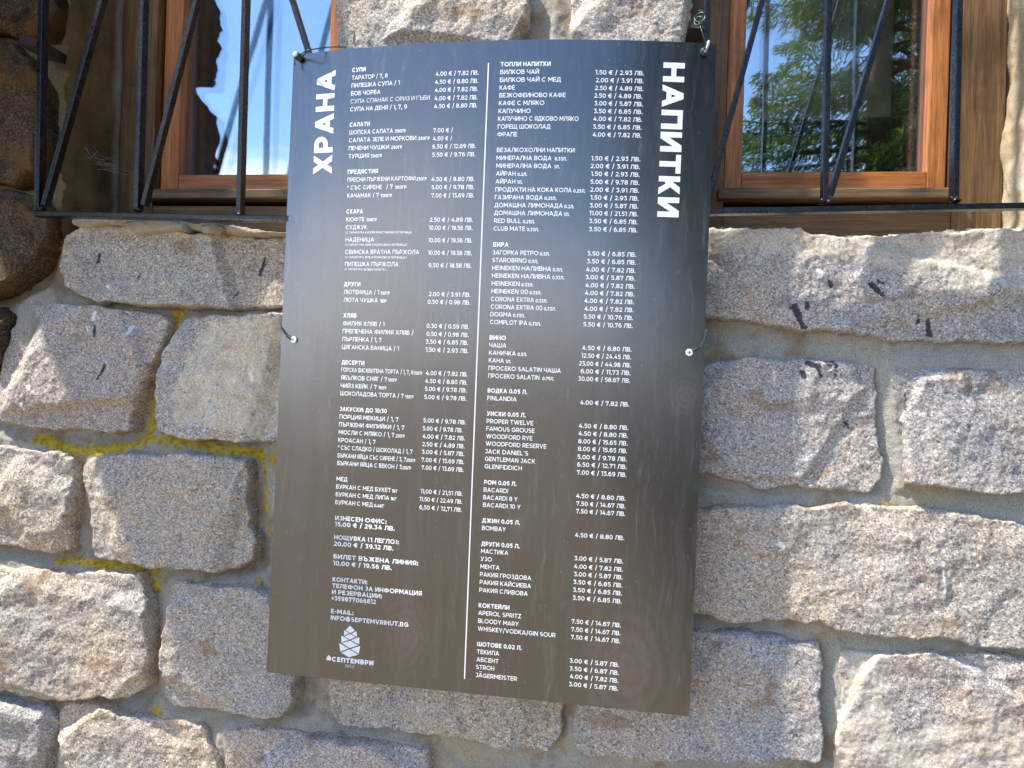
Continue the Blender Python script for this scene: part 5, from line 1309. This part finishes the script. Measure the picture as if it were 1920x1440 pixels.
# wooded ridges on the horizon
def m_forest():
    t = NT('distant forest'); v = t.obj()
    c = t.ramp(t.noise(v, 0.05, 8, 0.7), [(0.3, (0.022, 0.035, 0.015)), (0.5, (0.05, 0.08, 0.03)), (0.7, (0.09, 0.12, 0.05))])
    t.bsdf(c, 0.95, t.bump(t.noise(v, 0.12, 5, 0.7), 1.0, 4.0)); return t.m
na, nr2 = 240, 14; aa, rr = np.meshgrid(np.linspace(0, 2 * np.pi, na + 1), np.linspace(0, 1, nr2 + 1))
hh = (9 + 10 * fbm(aa * 2.2, aa * 0, 1.0, 4, 9) + 3 * fbm(aa * 40, rr * 6, 1.0, 2, 10)) * np.sin(rr * np.pi) ** 1.2 - 2
Rr = 420 + rr * 320
hills = link('hills', np_mesh('hills', np.stack([np.cos(aa) * Rr, np.sin(aa) * Rr, hh], -1).reshape(-1, 3), grid_faces(na, nr2)), m_forest()); tag(hills, kind='structure')

def m_needles():
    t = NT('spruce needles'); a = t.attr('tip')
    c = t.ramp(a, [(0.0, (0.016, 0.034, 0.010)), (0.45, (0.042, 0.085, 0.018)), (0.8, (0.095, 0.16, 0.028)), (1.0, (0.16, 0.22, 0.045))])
    b = t.n('ShaderNodeBsdfPrincipled'); t.set(b.inputs['Base Color'], c); b.inputs['Roughness'].default_value = 0.55
    tr = t.n('ShaderNodeBsdfTranslucent'); t.set(tr.inputs[0], t.mix(1.0, c, (1.5, 1.5, 0.7), 'MULTIPLY'))
    mx = t.n('ShaderNodeMixShader'); mx.inputs[0].default_value = 0.35
    t.t.links.new(b.outputs[0], mx.inputs[1]); t.t.links.new(tr.outputs[0], mx.inputs[2]); t.t.links.new(mx.outputs[0], t.out.inputs[0]); return t.m
NEEDLE = m_needles(); BARK = m_simple('spruce bark', (0.075, 0.052, 0.036), 0.9, 0, 0.8, 18, 0.4)
def spruce_mesh(seed, H, Rb, h0, dens):
    """tapered trunk with limbs; sprays of small needle twigs hang all along the limbs"""
    rs = np.random.RandomState(seed); TV, TF = tube([(0.05 * math.sin(h), .04 * math.cos(h * 1.3), h) for h in np.linspace(0, H, 24)], [0.17 * (1 - i / 24.5) + .01 for i in range(24)], 10)
    TV, TF = list(TV), list(TF); Q, TIP = [], []
    h = h0
    while h < H - .15:
        f = (h - h0) / (H - h0); L0 = Rb * (1 - f) ** .85 + .18
        for k_ in range(rs.randint(5, 8)):
            a = rs.rand() * 6.283; L = L0 * rs.uniform(.6, 1.12); hb = h + rs.uniform(-.1, .1); rise = rs.uniform(-.18, .12) + .35 * f
            d = np.array([math.cos(a), math.sin(a), 0]); s_ = np.array([-d[1], d[0], 0])
            def pt(t): return d * L * t + np.array([0, 0, hb + L * (rise * t - .42 * t * t + .22 * t ** 3 * 1.6)])
            tv, tf = tube([pt(t) for t in np.linspace(0, 1, 6)], [.022 * (1 - t * .85) * (L / 2 + .3) for t in np.linspace(0, 1, 6)], 5); b = len(TV); TV += tv; TF += [tuple(b + q for q in f_) for f_ in tf]
            m = int(dens * L)
            t = rs.uniform(.12, 1, m) ** .8
            side = rs.uniform(-1, 1, m) * (.30 * L * (1.1 - t) * t * 2.2 + .05)
            drop = -np.abs(rs.randn(m)) * .085 - .25 * np.abs(side) ** 1.2
            c = np.stack([pt(tt) for tt in t]) + s_ * side[:, None]; c[:, 2] += drop
            ax = d * rs.uniform(.2, 1, (m, 1)) + s_ * (np.sign(side) * rs.uniform(.1, 1, m))[:, None] + rs.randn(m, 3) * .3; ax[:, 2] -= rs.uniform(.1, .9, m)
            ax /= np.linalg.norm(ax, axis=1)[:, None]
            w = np.cross(ax, rs.randn(m, 3)); w /= np.linalg.norm(w, axis=1)[:, None]
            ln = rs.uniform(.04, .10, m)[:, None]; wd = rs.uniform(.005, .011, m)[:, None]
            Q.append(np.stack([c - ax * ln * .4 - w * wd * .4, c - ax * ln * .4 + w * wd * .4, c + ax * ln * .3 + w * wd, c + ax * ln * .8, c + ax * ln * .3 - w * wd], 1))
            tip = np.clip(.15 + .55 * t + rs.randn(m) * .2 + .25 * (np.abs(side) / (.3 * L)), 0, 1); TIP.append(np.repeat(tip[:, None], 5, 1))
        h += rs.uniform(.24, .36)
    Q = np.concatenate(Q); TIP = np.concatenate(TIP).ravel()
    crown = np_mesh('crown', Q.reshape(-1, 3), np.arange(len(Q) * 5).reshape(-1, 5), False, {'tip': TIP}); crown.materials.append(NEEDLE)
    trunk = np_mesh('trunk', TV, [f for f in TF]); trunk.materials.append(BARK); return trunk, crown
def spruce(meshes, x, y, rz, s, label):
    r = bpy.data.objects.new('spruce_tree', None); COL.objects.link(r); r.location = (x, y, -.02); r.rotation_euler.z = rz; r.scale = (s, s, s)
    tag(r, label, 'tree', 'spruces in front of the building')
    for nm, me in zip(('trunk', 'crown'), meshes):
        o = bpy.data.objects.new(nm, me); COL.objects.link(o); o.parent = r
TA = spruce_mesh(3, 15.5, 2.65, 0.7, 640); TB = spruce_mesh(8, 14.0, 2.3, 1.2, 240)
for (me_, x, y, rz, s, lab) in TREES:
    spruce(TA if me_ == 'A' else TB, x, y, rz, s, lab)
